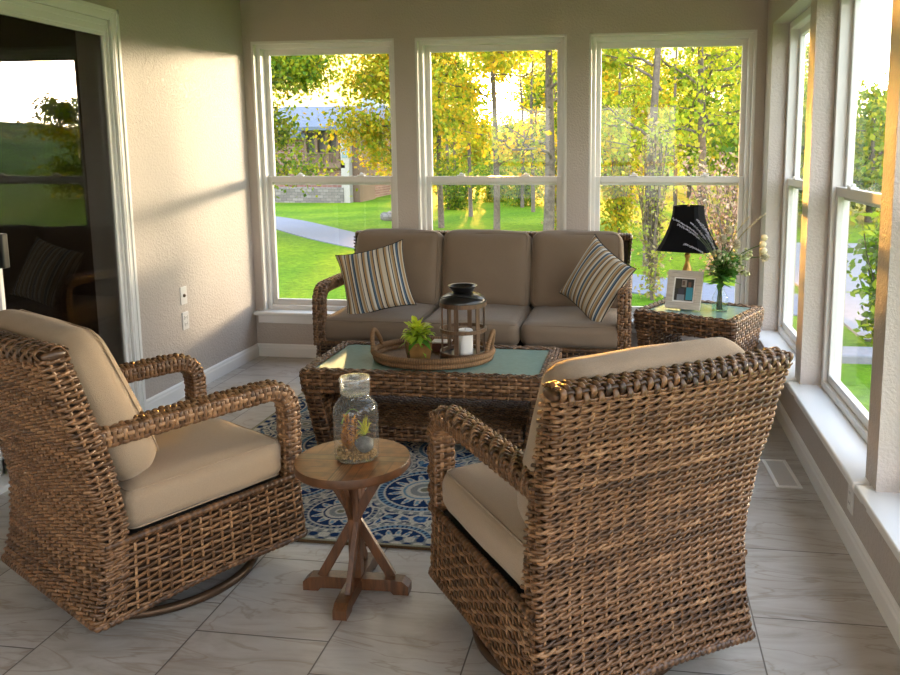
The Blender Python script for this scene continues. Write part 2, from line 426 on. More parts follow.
def cushion(name, root, w, d, h, loc, rot, mat_, seed=0, crown=.02, r=.05, wr=.004):
    c = cushion_mb(w, d, h, r, crown, seed, wr).build(name, mat_, root, smooth=True)
    c.location = loc; c.rotation_euler = rot
    for sg in (-1, 1):
        k_ = math.sqrt(max(0, r * r - (r * .78) ** 2)); ins_ = r - k_
        p = piping_mb(w - 2 * ins_ + .004, d - 2 * ins_ + .004, sg * (h / 2 - min(r, h * .48) * .22), max(k_, .02), .0028).build('piping', mat_, c, smooth=True)
    return c

# ------------------------------------------------------------------ wicker seating
def seating(root, W, D, nc, fab, swivel, ZT=.97, arm_z=.682, seatz=.34, deep=.0):
    hw, yf, yb = W / 2, D / 2, -D / 2
    zlo = .095 if swivel else .06
    w = M['wicker']
    # woven base: left side, front, right side
    ins = .0
    plan, L = curve(rpoly([(-hw, yb + .03), (-hw, yf), (hw, yf), (hw, yb + .03)], .035))
    def S(u, v):
        q = plan(u); z0 = zlo + .012 * np.sin(PI * np.clip(u, 0, 1) * 3) ** 2; z = z0 + (seatz - z0) * v
        k = 1 - .035 * v; return np.stack([q[..., 0] * (1 - .02 * v), q[..., 1] * k, z], -1)
    mb = MB(); weave(mb, S, int(L / .038), 12, flip=True, hw=.0066, amp=.004, tone=(.36, .68), stake=.010)
    # rim roll along the base top and bottom
    for vv, rr in ((0.0, .011), (1.0, .013)):
        rope(mb, S(np.linspace(0, 1, 360), np.full(360, vv)), rr)
    mb.build('woven_base', w, root, smooth=True)
    # woven back
    zs = np.array([.04, .10, .2, .4, .6, .8, ZT, ZT + .05]); ys = np.array([0, 0, .030, .045, .012, -.045, -.095, -.11]) + yb
    kw = np.array([1.0, 1.0, .985, .97, .98, 1.0, 1.015, 1.02]) * (np.array([1, 1, 1, .995, .985, .98, .978, .978]) if nc > 1 else 1)
    a = .075
    bl = .035
    basep = rpoly([(-1.0, a), (-1.0, 0)] + [(t, -bl * (1 - t * t)) for t in np.linspace(-.9, .9, 13)] + [(1.0, 0), (1.0, a)], .03)
    bp = basep.copy(); bp[:, 0] *= hw
    plan2, L2 = curve(bp)
    def B(u, v):
        q = plan2(u); t = q[..., 0] / hw
        z0 = zlo + .035 * np.clip(1 - t ** 2, 0, 1); z = z0 + (ZT - z0) * v
        yy = np.interp(z, zs, ys); kk = np.interp(z, zs, kw)
        return np.stack([q[..., 0] * kk, q[..., 1] + yy, z], -1)
    mb = MB(); weave(mb, B, int(L2 / .0375), 40, flip=False, amp=.0058, hw=.0064, th=.0042, twine=True, tone=(.38, .66), stake=.009, sub=6)
    rope(mb, B(np.linspace(0, 1, 300), np.zeros(300)), .012)
    # inner face (mostly behind the cushion)
    def BI(u, v):
        x = (u * 2 - 1) * (hw - .01); z = .3 + (ZT - .3) * v
        return np.stack([x * np.interp(z, zs, kw), np.interp(z, zs, ys) + .015 - bl * (1 - (2 * u - 1) ** 2), z], -1)
    U, V_ = np.meshgrid(np.linspace(0, 1, 17), np.linspace(0, 1, 13), indexing='ij'); mb.grid(BI(U, V_), (.12,) * 3)
    mb.build('woven_back', w, root, smooth=True)
    # braided top rail
    xs = np.linspace(-1, 1, 60)
    pth = np.stack([xs * (hw * (1.015 if nc == 1 else .99)), np.interp(ZT, zs, ys) - bl * (1 - xs ** 2) + .035, np.full(60, ZT + .006) + .004 * (1 - xs ** 2)], -1)
    S2, L3 = sweep_surface(pth, .085, .036, .017, side=(0, 1, 0))
    mb = MB(); weave(mb, S2, 8, int(L3 / .019), closed=True, amp=.006, hw=.0085, flip=True, sub=4, tone=(.2, .6))
    for e in (0, -1):
        c = pth[e]; sx = -1 if e == 0 else 1
        b = bmesh.new(); bmesh.ops.create_uvsphere(b, u_segments=12, v_segments=8, radius=1)
        mb.bm(b, (.3,) * 3, Matrix.Translation(c) @ Matrix.Diagonal((.011, .036, .016, 1)))
    mb.build('top_rail', w, root, smooth=True)
    # arms
    for sx in (-1, 1):
        x0 = sx * (hw - .043)
        yb2 = np.interp(arm_z, zs, ys) + .05
        pts = rpoly([(yf - .04, seatz - .02), (yf - .036, arm_z), (yb2, arm_z + .0)], .11, 10)
        pth = np.c_[np.full(len(pts), x0), pts]
        SA, LA = sweep_surface(pth, .078, .062, .02, side=(1, 0, 0))
        mb = MB(); weave(mb, SA, 10, int(LA / .0165), closed=True, amp=.0075, hw=.0078, th=.0032, flip=True, tone=(.38, .66), stake=.016, twill=True, mask=lambda u: .12 + .88 * (np.clip((.30 - u) / .03, 0, 1) * np.clip((u + .0) / .02, 0, 1)), sub=6)
        mb.build('arm', w, root, smooth=True)
    # deck
    m = MB(); m.box((-hw + .02, yb + .08, seatz - .05), (hw - .02, yf - .025, seatz - .006), .005); m.build('seat_deck', M['black_cloth'], root)
    # cushions
    cw = (W - (.03 if nc == 1 else .065)) / nc
    for i in range(nc):
        cx = -cw * nc / 2 + cw * (i + .5)
        cushion('seat_cushion', root, cw - .008, D - (.19 if nc == 1 else .12), .15, (cx, .028 if nc == 1 else .045, seatz + .078), (0, 0, 0), fab, i + 3 * nc, .022, .05)
    bw = (W - (.075 if nc == 1 else .13)) / nc
    for i in range(nc):
        cx = -bw * nc / 2 + bw * (i + .5)
        cushion('back_cushion', root, bw - .006, .54, .19, (cx, yb + (.110 if swivel else .10), seatz + (.416 if swivel else .385)), (math.radians((112 if swivel else 105) + rnd.uniform(-1, 1)), 0, 0), fab, i + 9 * nc + 1, .03, .08 if swivel else .065, .006)
    if swivel:
        m = MB(); t = np.linspace(0, 2 * PI, 64, endpoint=False); R_ = .335
        m.tube(np.c_[np.cos(t) * R_, np.sin(t) * R_, np.full(64, .018)], .0165, 10, closed=True)
        for k in range(2):
            c, s_ = math.cos(PI / 4 + k * PI / 2), math.sin(PI / 4 + k * PI / 2)
            m.tube([(-R_ * c, -R_ * s_, .02), (R_ * c, R_ * s_, .02)], .015, 8)
        m.lathe([(.05, .02), (.05, .30)], 20)
        m.box((-.2, -.2, .2), (.2, .2, .235), .01)
        m.build('swivel_base', M['bronze'], root, smooth=True, angle=40)
    else:
        for sx in (-1, 1):
            for sy in (-1, 1):
                m = MB(); m.box((sx * (hw - .05) - .025, sy * (D / 2 - .06) - .025, 0), (sx * (hw - .05) + .025, sy * (D / 2 - .06) + .025, .1), .004)
                m.build('leg', M['bronze'], root)

def woven_table(root, W, D, H, taper=.05, shelf=True, rim=.115):
    hw, hd = W / 2, D / 2
    w = M['wicker']; r = .03
    per = rpoly([(-hw, -hd), (hw, -hd), (hw, hd), (-hw, hd)], r, 6, True)
    pl_, L = curve(per, True)
    prof, Lp = curve([(-.062, H), (-.012, H + .001), (0, H - .008), (-.003, H - rim * .6), (-.008, H - rim)])
    def S(u, v):
        q = pl_(u); o = prof(np.clip(v, 0, 1)); k = o[..., 0:1]
        sx = 1 + k[..., 0] / hw; sy = 1 + k[..., 0] / hd
        return np.stack([q[..., 0] * sx, q[..., 1] * sy, o[..., 1]], -1)
    mb = MB(); weave(mb, S, int(L / .037), 9, closed=True, amp=.005, hw=.0088, flip=True, tone=(.25, .7))
    mb.build('woven_rim', w, root, smooth=True)
    m = MB(); m.box((-hw + .055, -hd + .055, H - .022), (hw - .055, hd - .055, H - .004), .003); m.build('glass_top', M['table_glass'], root)
    m = MB(); m.box((-hw + .03, -hd + .03, H - .075), (hw - .03, hd - .03, H - .03)); m.build('top_support', M['wicker_dark'], root)
    # two woven end panels, drawn in towards the floor
    tk = .085
    for sx in (-1, 1):
        loop = rpoly([(-tk / 2, -hd + .02), (tk / 2, -hd + .02), (tk / 2, hd - .02), (-tk / 2, hd - .02)], .02, 4, True)
        lp, Ll = curve(loop, True)
        def E_(u, v, sx=sx):
            q = lp(u); z = .012 + (H - rim - .0 - .012) * v
            t = 1 - v; ins = taper * (np.sin(t * PI / 2) ** 1.3 if False else np.clip(t, 0, 1) * 1.0)
            cx = sx * (hw - .012 - tk / 2 - ins)
            return np.stack([cx + q[..., 0], q[..., 1] * (1 - ins / hd * .8), z], -1)
        mb = MB(); weave(mb, E_, int(Ll / .04), int((H - rim) / .021), closed=True, flip=False, tone=(.25, .72))
        mb.build('end_panel', w, root, smooth=True)
    if shelf:
        def F_(u, v): return np.stack([(u * 2 - 1) * (hw - .14), (v * 2 - 1) * (hd - .06), np.full(np.shape(u), .155)], -1)
        mb = MB(); weave(mb, F_, int((W - .2) / .035), int((D - .12) / .019), flip=False, tone=(.35, .7))
        for sy in (-1, 1):
            def G_(u, v, sy=sy): return np.stack([(u * 2 - 1) * (hw - .14), np.full(np.shape(u), sy * (hd - .058)), .075 + .085 * v], -1)
            weave(mb, G_, int((W - .2) / .038), 4, flip=(sy > 0), tone=(.3, .65))
        mb.build('shelf', M['wicker'], root, smooth=True)

# ================================================================== ROOM
XL, XR, YB, YF, ZC = -2.86, .86, 5.60, -1.70, 2.82
HEAD, STOOL = 2.355, .355
def slab(name, boxes, mt):
    m = MB()
    for lo, hi in boxes: m.box(lo, hi)
    return struct(m.build(name, mt))
fl = MB(); fl.box((XL - .2, YF - .2, -.12), (XR + .2, YB + .2, 0)); struct(fl.build('floor', M['tile']))
struct((lambda m: (m.box((XL - .2, YF - .2, ZC), (XR + .2, YB + .2, ZC + .15)), m.build('ceiling', M['ceil']))[1])(MB()))
BW = [(-2.80, -1.716), (-1.565, -.48), (-.326, .797)]
TH = .2
bx = [((XL, YB, 0), (XR + TH, YB + TH, STOOL - .02)), ((XL, YB, HEAD), (XR + TH, YB + TH, ZC))]
ed = [XL] + [e for w_ in BW for e in w_] + [XR + TH]
for i in range(0, len(ed), 2): bx.append(((ed[i], YB, STOOL - .02), (ed[i + 1], YB + TH, HEAD)))
slab('wall_back', bx, M['wall'])
RW = [(4.25, 5.37), (2.93, 4.11), (1.62, 2.80), (.31, 1.49), (-1.0, .18)]
bx = [((XR, YF, 0), (XR + TH, YB, STOOL - .02)), ((XR, YF, HEAD), (XR + TH, YB, ZC))]
ed = sorted([YF, YB] + [e for w_ in RW for e in w_])
for i in range(0, len(ed), 2): bx.append(((XR, ed[i], STOOL - .02), (XR + TH, ed[i + 1], HEAD)))
slab('wall_right', bx, M['wall'])
DY0, DY1, DZ = 2.42, 4.088, 2.268
slab('wall_left', [((XL - TH, YF, 0), (XL, DY0, ZC)), ((XL - TH, DY1, 0), (XL, YB + TH, ZC)), ((XL - TH, DY0, DZ), (XL, DY1, ZC))], M['wall'])
FW = [(-2.5, -1.35), (-1.15, 0.0), (.1, .72)]
bx = [((XL - TH, YF - TH, 0), (XR + TH, YF, STOOL - .02)), ((XL - TH, YF - TH, HEAD), (XR + TH, YF, ZC))]
ed = [XL - TH] + [e for w_ in FW for e in w_] + [XR + TH]
for i in range(0, len(ed), 2): bx.append(((ed[i], YF - TH, STOOL - .02), (ed[i + 1], YF, HEAD)))
slab('wall_front', bx, M['wall'])

def window(n, a, b, place, label, apron=True, rec=0.0):
    """double-hung window built in local coords: x along the wall, y outward, z up; wall face at y=0"""
    root = sroot('window_%d' % n, *place, label=label)
    w = b - a; x0, x1 = -w / 2, w / 2; z0, z1 = STOOL, HEAD; v = M['vinyl']
    m = MB()
    fr = .045
    for (lo, hi) in (((x0, .002 + rec * 2, z0), (x0 + .018, .19, z1)), ((x1 - .018, .002 + rec * 2, z0), (x1, .19, z1)), ((x0, .002 + rec * 2, z1 - .018), (x1, .19, z1))):
        m.box(lo, hi, .003)
    for (lo, hi) in (((x0 + .016, .05 + rec, z0), (x0 + fr, .185, z1 - .016)), ((x1 - fr, .05 + rec, z0), (x1 - .016, .185, z1 - .016)), ((x0 + fr, .05 + rec, z1 - fr), (x1 - fr, .185, z1 - .016)), ((x0 + fr, .05 + rec, z0), (x1 - fr, .185, z0 + .035))):
        m.box(lo, hi, .004)
    m.build('frame', v, root)
    zm = 1.345
    for nm, lo, hi, y in (('lower_sash', z0 + .033, zm + .03, .085 + rec * .7), ('upper_sash', zm - .035, z1 - fr + .003, .125 + rec * .6)):
        m = MB(); s_ = .038
        X0, X1 = x0 + fr - .004, x1 - fr + .004
        bt = .045 if nm == 'lower_sash' else .05
        for (a0, a1) in (((X0, y, lo), (X0 + s_, y + .034, hi)), ((X1 - s_, y, lo), (X1, y + .034, hi)), ((X0 + s_, y, lo), (X1 - s_, y + .034, lo + bt)), ((X0 + s_, y, hi - .045), (X1 - s_, y + .034, hi))):
            m.box(a0, a1, .004)
        s = m.build(nm, v, root)
        p = MB(); p.box((X0 + s_ - .006, y + .015, lo + .03), (X1 - s_ + .006, y + .019, hi - .035)); p.build('pane', M['glass'], s)
    for q in (-.22, .22):
        m = MB(); yl = rec * .7; m.box((q * w - .028, .070 + yl, zm + .028), (q * w + .028, .108 + yl, zm + .040), .004); m.lathe([(.012, zm + .04), (.012, zm + .052), (.004, zm + .056)], 12, (q * w, .09 + yl, 0))
        m.box((q * w - .005, .062 + yl, zm + .042), (q * w + .03, .074 + yl, zm + .05), .002)
        m.build('sash_lock', v, root)
    m = MB(); m.box((x0 - .055, -.058, z0 - .028), (x1 + .055, .06 + rec, z0), .008, 3); m.build('stool', M['white'], root, smooth=True, angle=40)
    if apron:
        m = MB(); m.box((x0 - .035, -.020, z0 - .092), (x1 + .035, .001, z0 - .027), .005); m.build('apron', M['white'], root)
    return root
names = ['left window of the back wall', 'middle window of the back wall, sun behind it', 'right window of the back wall, lamp before it']
for i, (a, b) in enumerate(BW): window(i + 1, a, b, (((a + b) / 2, YB, 0),), names[i])
for i, (a, b) in enumerate(RW):
    window(4 + i, a, b, ((XR, (a + b) / 2, 0), -PI / 2), ['window of the right wall nearest the corner', 'second window of the right wall from the corner', 'third window of the right wall', 'fourth window of the right wall', 'fifth window of the right wall'][i], rec=.05)
for i, (a, b) in enumerate(FW): window(9 + i, a, b, (((a + b) / 2, YF, 0), PI), 'unseen window added behind the viewer to let in fill light')  # unseen windows added behind the camera to let fill light in
# baseboards
def baseboard(name, p0, p1, nrm):
    prof = [(0, 0), (.016, 0), (.016, .068), (.012, .078), (.011, .088), (.006, .097), (.0, .099)]
    p0, p1, nrm = np.array(p0 + (0,), float), np.array(p1 + (0,), float), np.array(nrm + (0,), float)
    P = np.array([[p + nrm * a + np.array((0, 0, z)) for a, z in prof] for p in (p0, p1)])
    m = MB(); m.grid(P); m.f.append(list(range(7))[::-1]); m.f.append(list(range(7, 14)))
    o = m.build(name, M['white'], recalc=True); return struct(o)
baseboard('baseboard_back', (XL, YB), (XR, YB), (0, -1)); baseboard('baseboard_right', (XR, YF), (XR, YB), (-1, 0))
baseboard('baseboard_left', (XL, 4.152), (XL, YB), (1, 0))
# sliding glass door
d = sroot('door_1', (XL, 0, 0), 0, 'sliding glass door in the left wall')
m = MB()
for lo, hi in (((-.19, DY1 - .012, 0), (.002, DY1 + .0, DZ)), ((-.19, DY0, 0), (.002, DY0 + .03, DZ)), ((-.19, DY0, DZ - .03), (.002, DY1, DZ)), ((-.10, DY0, DZ - .066), (-.006, DY1, DZ - .02)), ((-.19, DY0, 0), (.0, DY1, .03))): m.box(lo, hi, .004)
m.build('frame', M['white'], d)
for nm, y0, y1, xo in (('fixed_panel', 3.205, DY1 - .012, -.012), ('sliding_panel', DY0 + .03, 3.235, -.105)):
    m = MB(); s_ = .022
    for lo, hi in (((xo - .03, y0, .03), (xo, y0 + s_, DZ - .08)), ((xo - .03, y1 - s_, .03), (xo, y1, DZ - .08)), ((xo - .03, y0, .03), (xo, y1, .11)), ((xo - .03, y0, DZ - .085), (xo, y1, DZ - .06))): m.box(lo, hi, .004)
    p = m.build(nm, M['white'], d)
    g = MB(); g.box((xo - .018, y0 + s_ - .005, .1), (xo - .012, y1 - s_ + .005, DZ - .075)); g.build('pane', M['door_glass'], p)
m = MB(); m.box((-.018, 3.207, 1.03), (.016, 3.243, 1.19), .006); m.build('door_handle', M['black'], d)
m = MB()
cw = .064
for lo, hi in (((0, DY1, 0), (.018, DY1 + cw, DZ + cw)), ((0, DY0 - cw, 0), (.018, DY0, DZ + cw)), ((0, DY0, DZ), (.018, DY1, DZ + cw))): m.box((lo[0] + XL, *lo[1:]), (hi[0] + XL, *hi[1:]), .004)
for lo, hi in (((.018, DY1 + cw - .022, 0), (.026, DY1 + cw, DZ + cw)), ((.018, DY0 - cw, DZ + cw - .022), (.026, DY1 + cw, DZ + cw)), ((.016, DY1 + .010, 0), (.022, DY1 + .02, DZ + .02))): m.box((lo[0] + XL, *lo[1:]), (hi[0] + XL, *hi[1:]), .003)
struct(m.build('trim_1', M['white']), 'white casing around the sliding glass door')
# the dim room beyond the glass door
m = MB()
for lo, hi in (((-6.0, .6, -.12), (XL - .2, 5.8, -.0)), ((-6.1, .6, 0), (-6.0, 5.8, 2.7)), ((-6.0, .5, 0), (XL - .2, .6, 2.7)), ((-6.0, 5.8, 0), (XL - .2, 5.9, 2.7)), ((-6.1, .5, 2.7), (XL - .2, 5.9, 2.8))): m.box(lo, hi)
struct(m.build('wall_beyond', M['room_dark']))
# outlets and vent
def plate(name, label, loc, rz, kind):
    t = thing(name, label, 'outlet', loc, rz)
    m = MB(); m.box((-.036, 0, -.058), (.036, .006, .058), .003); m.build('cover_plate', M['vinyl'], t)
    if kind == 'jack':
        m = MB(); m.lathe([(.011, 0), (.011, .006), (.006, .007), (.005, .012), (0, .012)], 14, M=Matrix.Translation((0, .005, 0)) @ Matrix.Rotation(-PI / 2, 4, 'X')); m.build('jack', M['bronze'], t)
    else:
        for s in (-1, 1):
            m = MB(); m.box((-.017, .004, s * .021 - .014), (.017, .0085, s * .021 + .014), .004); sk = m.build('socket', M['vinyl'], t)
            m = MB()
            for q in (-.007, .007): m.box((q - .0012, .008, s * .021 - .004), (q + .0012, .009, s * .021 + .006))
            m.build('slots', M['black'], sk)
    return t
plate('cable_outlet', 'white wall plate with round dark jack, upper of the two on left wall', (XL, 4.64, .645), -PI / 2, 'jack')
plate('wall_outlet', 'white double socket plate, lower of the two on left wall', (XL, 4.645, .480), -PI / 2, 'duplex')
plate('wall_outlet', 'white socket plate low on the right wall under the window sill', (XR, 3.09, .20), PI / 2, 'duplex')
t = thing('floor_vent', 'white rectangular floor vent by the right wall baseboard', 'vent', (.722, 3.785, 0), math.radians(3))
m = MB()
for lo, hi in (((-.06, -.17, 0), (-.042, .17, .006)), ((.042, -.17, 0), (.06, .17, .006)), ((-.042, -.17, 0), (.042, -.15, .006)), ((-.042, .15, 0), (.042, .17, .006))): m.box(lo, hi, .002)
m.build('vent_frame', M['white'], t)
m = MB()
for i in range(24):
    y = -.145 + i * .0126; m.box((-.042, y - .003, .001), (.042, y + .004, .0045))
m.build('louvers', pbr('grey_louver', (.6, .6, .6), .5), t)

# ================================================================== FURNITURE
t = thing('swivel_chair', 'brown wicker swivel armchair with tan cushions left of round side table', 'chair', (-1.745, 2.58, 0), math.radians(-29.6), 'wicker swivel armchairs')
seating(t, .735, .79, 1, M['fabric'], True)
t = thing('swivel_chair', 'brown wicker swivel armchair seen from behind, nearest the right windows', 'chair', (-.162, 2.415, 0), math.radians(35.5), 'wicker swivel armchairs')
seating(t, .735, .825, 1, M['fabric'], True)
t = thing('sofa', 'three seat brown wicker sofa with shade-darkened tan cushions under the back windows', 'sofa', (-1.02, 5.10, 0), PI)
seating(t, 2.02, .80, 3, M['fabric_sofa'], False, ZT=.95, arm_z=.69, seatz=.345)
t = thing('coffee_table', 'rectangular wicker coffee table with green glass top and lower shelf', 'coffee table', (-1.035, 4.01, .012))
woven_table(t, 1.28, .64, .445, .05)
t = thing('end_table', 'square wicker end table with glass top in the corner under the lamp', 'end table', (.415, 5.00, 0), math.radians(-26))
woven_table(t, .655, .56, .565, .045, False, .12)

# rug
def rug():
    x0, x1, y0, y1 = -2.12, .35, 2.835, 4.90
    nx, ny = 560, 470
    X, Y = np.meshgrid(np.linspace(x0, x1, nx), np.linspace(y0, y1, ny), indexing='ij')
    navy, blue, cream, grey, sky, olive = [np.array(c) for c in ((.012, .035, .105), (.03, .10, .24), (.56, .52, .43), (.24, .25, .24), (.16, .27, .36), (.20, .19, .13))]
    C = np.empty((nx, ny, 3))
    a = np.sin(X * 47 + 2.2 * np.sin(Y * 23)) * np.sin(Y * 51 + 2.2 * np.sin(X * 27)); b2 = np.sin((X + Y) * 38 + 1.5 * np.sin((X - Y) * 31)) * np.sin((X - Y) * 38 + 1.5 * np.sin((X + Y) * 29))
    C[:] = blue; C[a > .0] = navy; C[np.abs(a) < .16] = cream; C[b2 > .62] = sky; C[(b2 < -.66)] = cream
    def med(cx, cy, R, k, flip=False):
        dx, dy = X - cx, Y - cy; r = np.hypot(dx, dy) / R; th = np.arctan2(dy, dx)
        sc = 1 + .035 * np.cos(k * th)
        for rad, col in ((1.0 * sc, cream), (.95 * sc, navy), (.93, grey), (.83, cream), (.80, sky if flip else grey), (.70, cream), (.665, navy), (.665 - .0 * r, navy)):
            C[r < rad] = col
        ptl = (np.cos(k * th * .5) ** 2); C[(r < .64) & (r > .36) & (r < .40 + .23 * ptl)] = cream
        C[(r < .56) & (r > .44) & (np.cos(k * th * .5) ** 2 > .8)] = sky
        C[r < .37] = navy if not flip else sky; C[r < .33] = cream; C[r < .25] = grey; C[r < .13] = cream; C[r < .08] = olive
        dd = (r > .84) & (r < .92) & (np.cos(2 * k * th) > .3); C[dd] = cream
        dd = (r > .71) & (r < .79) & (np.cos(3 * k * th) > .2); C[dd] = navy
    gx, gy = .61, .52
    for i in range(-1, 6):
        for j in range(-1, 6):
            med(-1.85 + i * gx, 3.10 + j * gy, .20, 12); 
            med(-1.85 + (i + .5) * gx, 3.10 + (j + .5) * gy, .27 if (i + j) % 2 else .21, 16, True)
    e = np.minimum(np.minimum(X - x0, x1 - X), np.minimum(Y - y0, y1 - Y))
    C[(e < .075)] = grey
    q = (e < .075) & (e > .02); s = np.sin(X * 70) * np.sin(Y * 70)
    C[q & (s > .1)] = cream; C[q & (s < -.35)] = navy
    C[e < .02] = olive * 1.6; C[e < .008] = np.array((.10, .06, .03))
    Z = np.full_like(X, .011); Z[0] = Z[-1] = .001; Z[:, 0] = Z[:, -1] = .001
    m = MB(); m.grid(np.stack([X, Y, Z], -1), C)
    m.quad((x0, y0, .001), (x0, y1, .001), (x1, y1, .001), (x1, y0, .001), (.3, .25, .2))
    tag(m.build('area_rug', M['rug'], smooth=False), 'navy and cream medallion rug under the coffee table', 'rug')
rug()

# striped throw pillows
def pillow(label, loc, rot, sz=.44):
    n = 40; g = np.linspace(-1, 1, n); U, V_ = np.meshgrid(g, g, indexing='ij')
    navy, blue, cream, tan, white, dk = (.025, .035, .06), (.09, .14, .20), (.50, .44, .34), (.36, .23, .115), (.62, .59, .52), (.03, .028, .028)
    seq = [cream, dk, tan, cream, white, navy, cream, tan, dk, white, blue, navy, cream, tan, cream, dk, white, cream, navy, tan, cream, white, dk, blue, cream, tan, navy, white, cream, dk, tan, cream]
    wd = [2, .8, 2.0, 1, 1.4, .9, 1.2, 2.2, .8, 1.6, 1.6, .9, 1.2, 2, .8, .8, 1.8, 1, .9, 2, 1, 1.5, .8, 1.6, 1, 2, .9, 1.6, 1.2, .8, 2, 2]
    seq = seq + seq[:15]; wd = (wd * 2)[:len(seq)]
    cum = np.cumsum(wd) / sum(wd)
    t = thing('throw_pillow', label, 'pillow', loc, 0, 'striped throw pillows on the sofa'); t.rotation_euler = (Matrix.Rotation(math.radians(rot[2]), 4, 'Z') @ Matrix.Rotation(math.radians(rot[0]), 4, 'X') @ Matrix.Rotation(math.radians(rot[1]), 4, 'Z')).to_euler()
    nf = 220; gx = np.linspace(-1, 1, nf); U, V_ = np.meshgrid(gx, g, indexing='ij')
    C = np.array([seq[min(int(np.searchsorted(cum, (x + 1) / 2)), len(seq) - 1)] for x in gx])[:, None, :].repeat(n, 1)
    # pinched corners
    kx = 1 - .075 * (1 - np.abs(V_) ** 2) * np.abs(U) ** 3 + .04 * (np.abs(U * V_)) ** 6; ky = 1 - .075 * (1 - np.abs(U) ** 2) * np.abs(V_) ** 3 + .04 * (np.abs(U * V_)) ** 6
    hgt = .075 * ((1 - U ** 2) * (1 - V_ ** 2)) ** .42
    hgt = hgt * (1 + .10 * np.sin(3 * U + 2) * np.cos(2.6 * V_))
    m = MB()
    for s in (1, -1):
        m.grid(np.stack([U * kx * sz / 2, V_ * ky * sz / 2, s * hgt], -1), C, flip=(s < 0))
    m.build('cover', M['pillow'], t, smooth=True)
    m = MB(); e = []
    for k in range(4):
        for q in np.linspace(-1, 1, 24, endpoint=False): e.append([(q, -1), (1, q), (-q, 1), (-1, -q)][k])
    e = np.array(e); u, v = e[:, 0], e[:, 1]
    kx = 1 - .075 * (1 - np.abs(v) ** 2) * np.abs(u) ** 3 + .04 * np.abs(u * v) ** 6; ky = 1 - .075 * (1 - np.abs(u) ** 2) * np.abs(v) ** 3 + .04 * np.abs(u * v) ** 6
    m.tube(np.c_[u * kx * sz / 2, v * ky * sz / 2, np.zeros(len(e))], .004, 6, closed=True, col=dk); m.build('piping', M['pillow'], t, smooth=True)
    return t
from mathutils import Euler
pillow('striped throw pillow against the left arm of the sofa', (-1.69, 4.97, .715), (68, 14, 6))
pillow('striped throw pillow against the right arm of the sofa', (-.235, 4.96, .735), (70, -24, -42))

# wicker tray with rope handles
TX, TY, TZ = -1.055, 4.01, .4585
t = thing('wicker_tray', 'oval rope wrapped tray with two loop handles on the coffee table', 'tray', (TX, TY, TZ))
m = MB(); A_, B_ = .308, .235
m.prism([(A_ * math.cos(a), B_ * math.sin(a)) for a in np.linspace(0, 2 * PI, 48, endpoint=False)], .0, .012, col=(.16, .09, .045)); m.build('tray_floor', M['rope'], t)
m = MB()
for z, k, rr in ((.016, 1.0, .0165), (.044, 1.035, .0165)):
    th = np.linspace(0, 2 * PI, 420, endpoint=False)
    rad = rr * (1 + .07 * np.sin(th * 150))
    cc = np.array((.185, .10, .045)) * (1 + .35 * np.sin(th * 150))[:, None] * np.array([mnoise.noise(Vector((3 * math.cos(x), 3 * math.sin(x), z * 60))) * .5 + 1 for x in th])[:, None]
    m.tube(np.c_[A_ * k * np.cos(th), B_ * k * np.sin(th), np.full(420, z)], rad, 8, closed=True, col=np.repeat(cc, 8, 0))
m.build('rim', M['rope'], t, smooth=True)
for sx in (-1, 1):
    s = np.linspace(0, 1, 90); yy = -.075 + .15 * s
    pth = np.c_[sx * (A_ * 1.03 * np.sqrt(1 - (yy / B_) ** 2) + .004 * np.sin(PI * s)), yy + .02 * sx, .05 + .100 * np.sin(PI * s) ** .7]
    cc = np.array((.20, .11, .05)) * (1 + .35 * np.sin(s * 200))[:, None]
    m = MB(); m.tube(pth, .012 * (1 + .07 * np.sin(s * 200)), 8, col=np.repeat(cc, 8, 0)); m.build('handle', M['rope'], t, smooth=True)
FZ = TZ + .0125
# lantern
LX, LY = -.885, 3.99
t = thing('lantern', 'wooden slat lantern with black metal lid on the rope tray', 'lantern', (LX, LY, FZ))
R_ = .124
m = MB(); m.lathe([(0, 0), (R_ * 1.02, 0), (R_ * 1.02, .02), (R_ * .98, .026), (0, .026)], 40); m.build('base', M['black'], t, smooth=True, angle=40)
def ringm(z0, z1, ro, ri): m = MB(); m.lathe([(ri, z0), (ro, z0), (ro, z1), (ri, z1), (ri, z0)], 40, caps=False); return m
for z0, z1 in ((.026, .044), (.148, .166), (.282, .304)): ringm(z0, z1, R_, R_ - .012).build('hoop', M['lantern_wood'], t, smooth=True, angle=40)
for k in range(6):
    a = k * PI / 3 + .42
    m = MB(); m.box((-.0035, -.012, .024), (.0035, .012, .30), .001, M=Matrix.Rotation(a, 4, 'Z') @ Matrix.Translation((R_ - .012, 0, 0))); m.build('slat', M['lantern_wood'], t)
m = MB(); m.lathe([(0, .300), (R_ * .98, .300), (R_ * 1.0, .306), (R_ * .92, .325), (R_ * .72, .342), (R_ * .52, .350), (.052, .352), (0, .352)], 40); m.build('lid', M['black'], t, smooth=True, angle=60)
m = MB(); m.lathe([(.046, .350), (.056, .362), (.074, .384), (.078, .388), (.076, .390), (.068, .386), (.05, .362), (.0, .356)], 36); m.build('collar', M['black'], t, smooth=True)
m = MB(); s = np.linspace(-1.25, 1.25, 40); m.tube(np.c_[R_ * .99 * np.sin(s) * 1.0, -R_ * .93 * np.cos(s) + .0, .318 + .035 * np.cos(s) ** 2], .0028, 6); m.build('bail_handle', M['black'], t, smooth=True)
m = MB(); m.lathe([(0, 0), (.040, 0), (.041, .004), (.041, .126), (.037, .131), (.02, .128), (0, .126)], 32); c = m.build('candle', M['wax'], smooth=True, angle=50); c.location = (LX + .012, LY - .012, FZ + .0262)
tag(c, 'white pillar candle standing inside the slat lantern', 'candle')
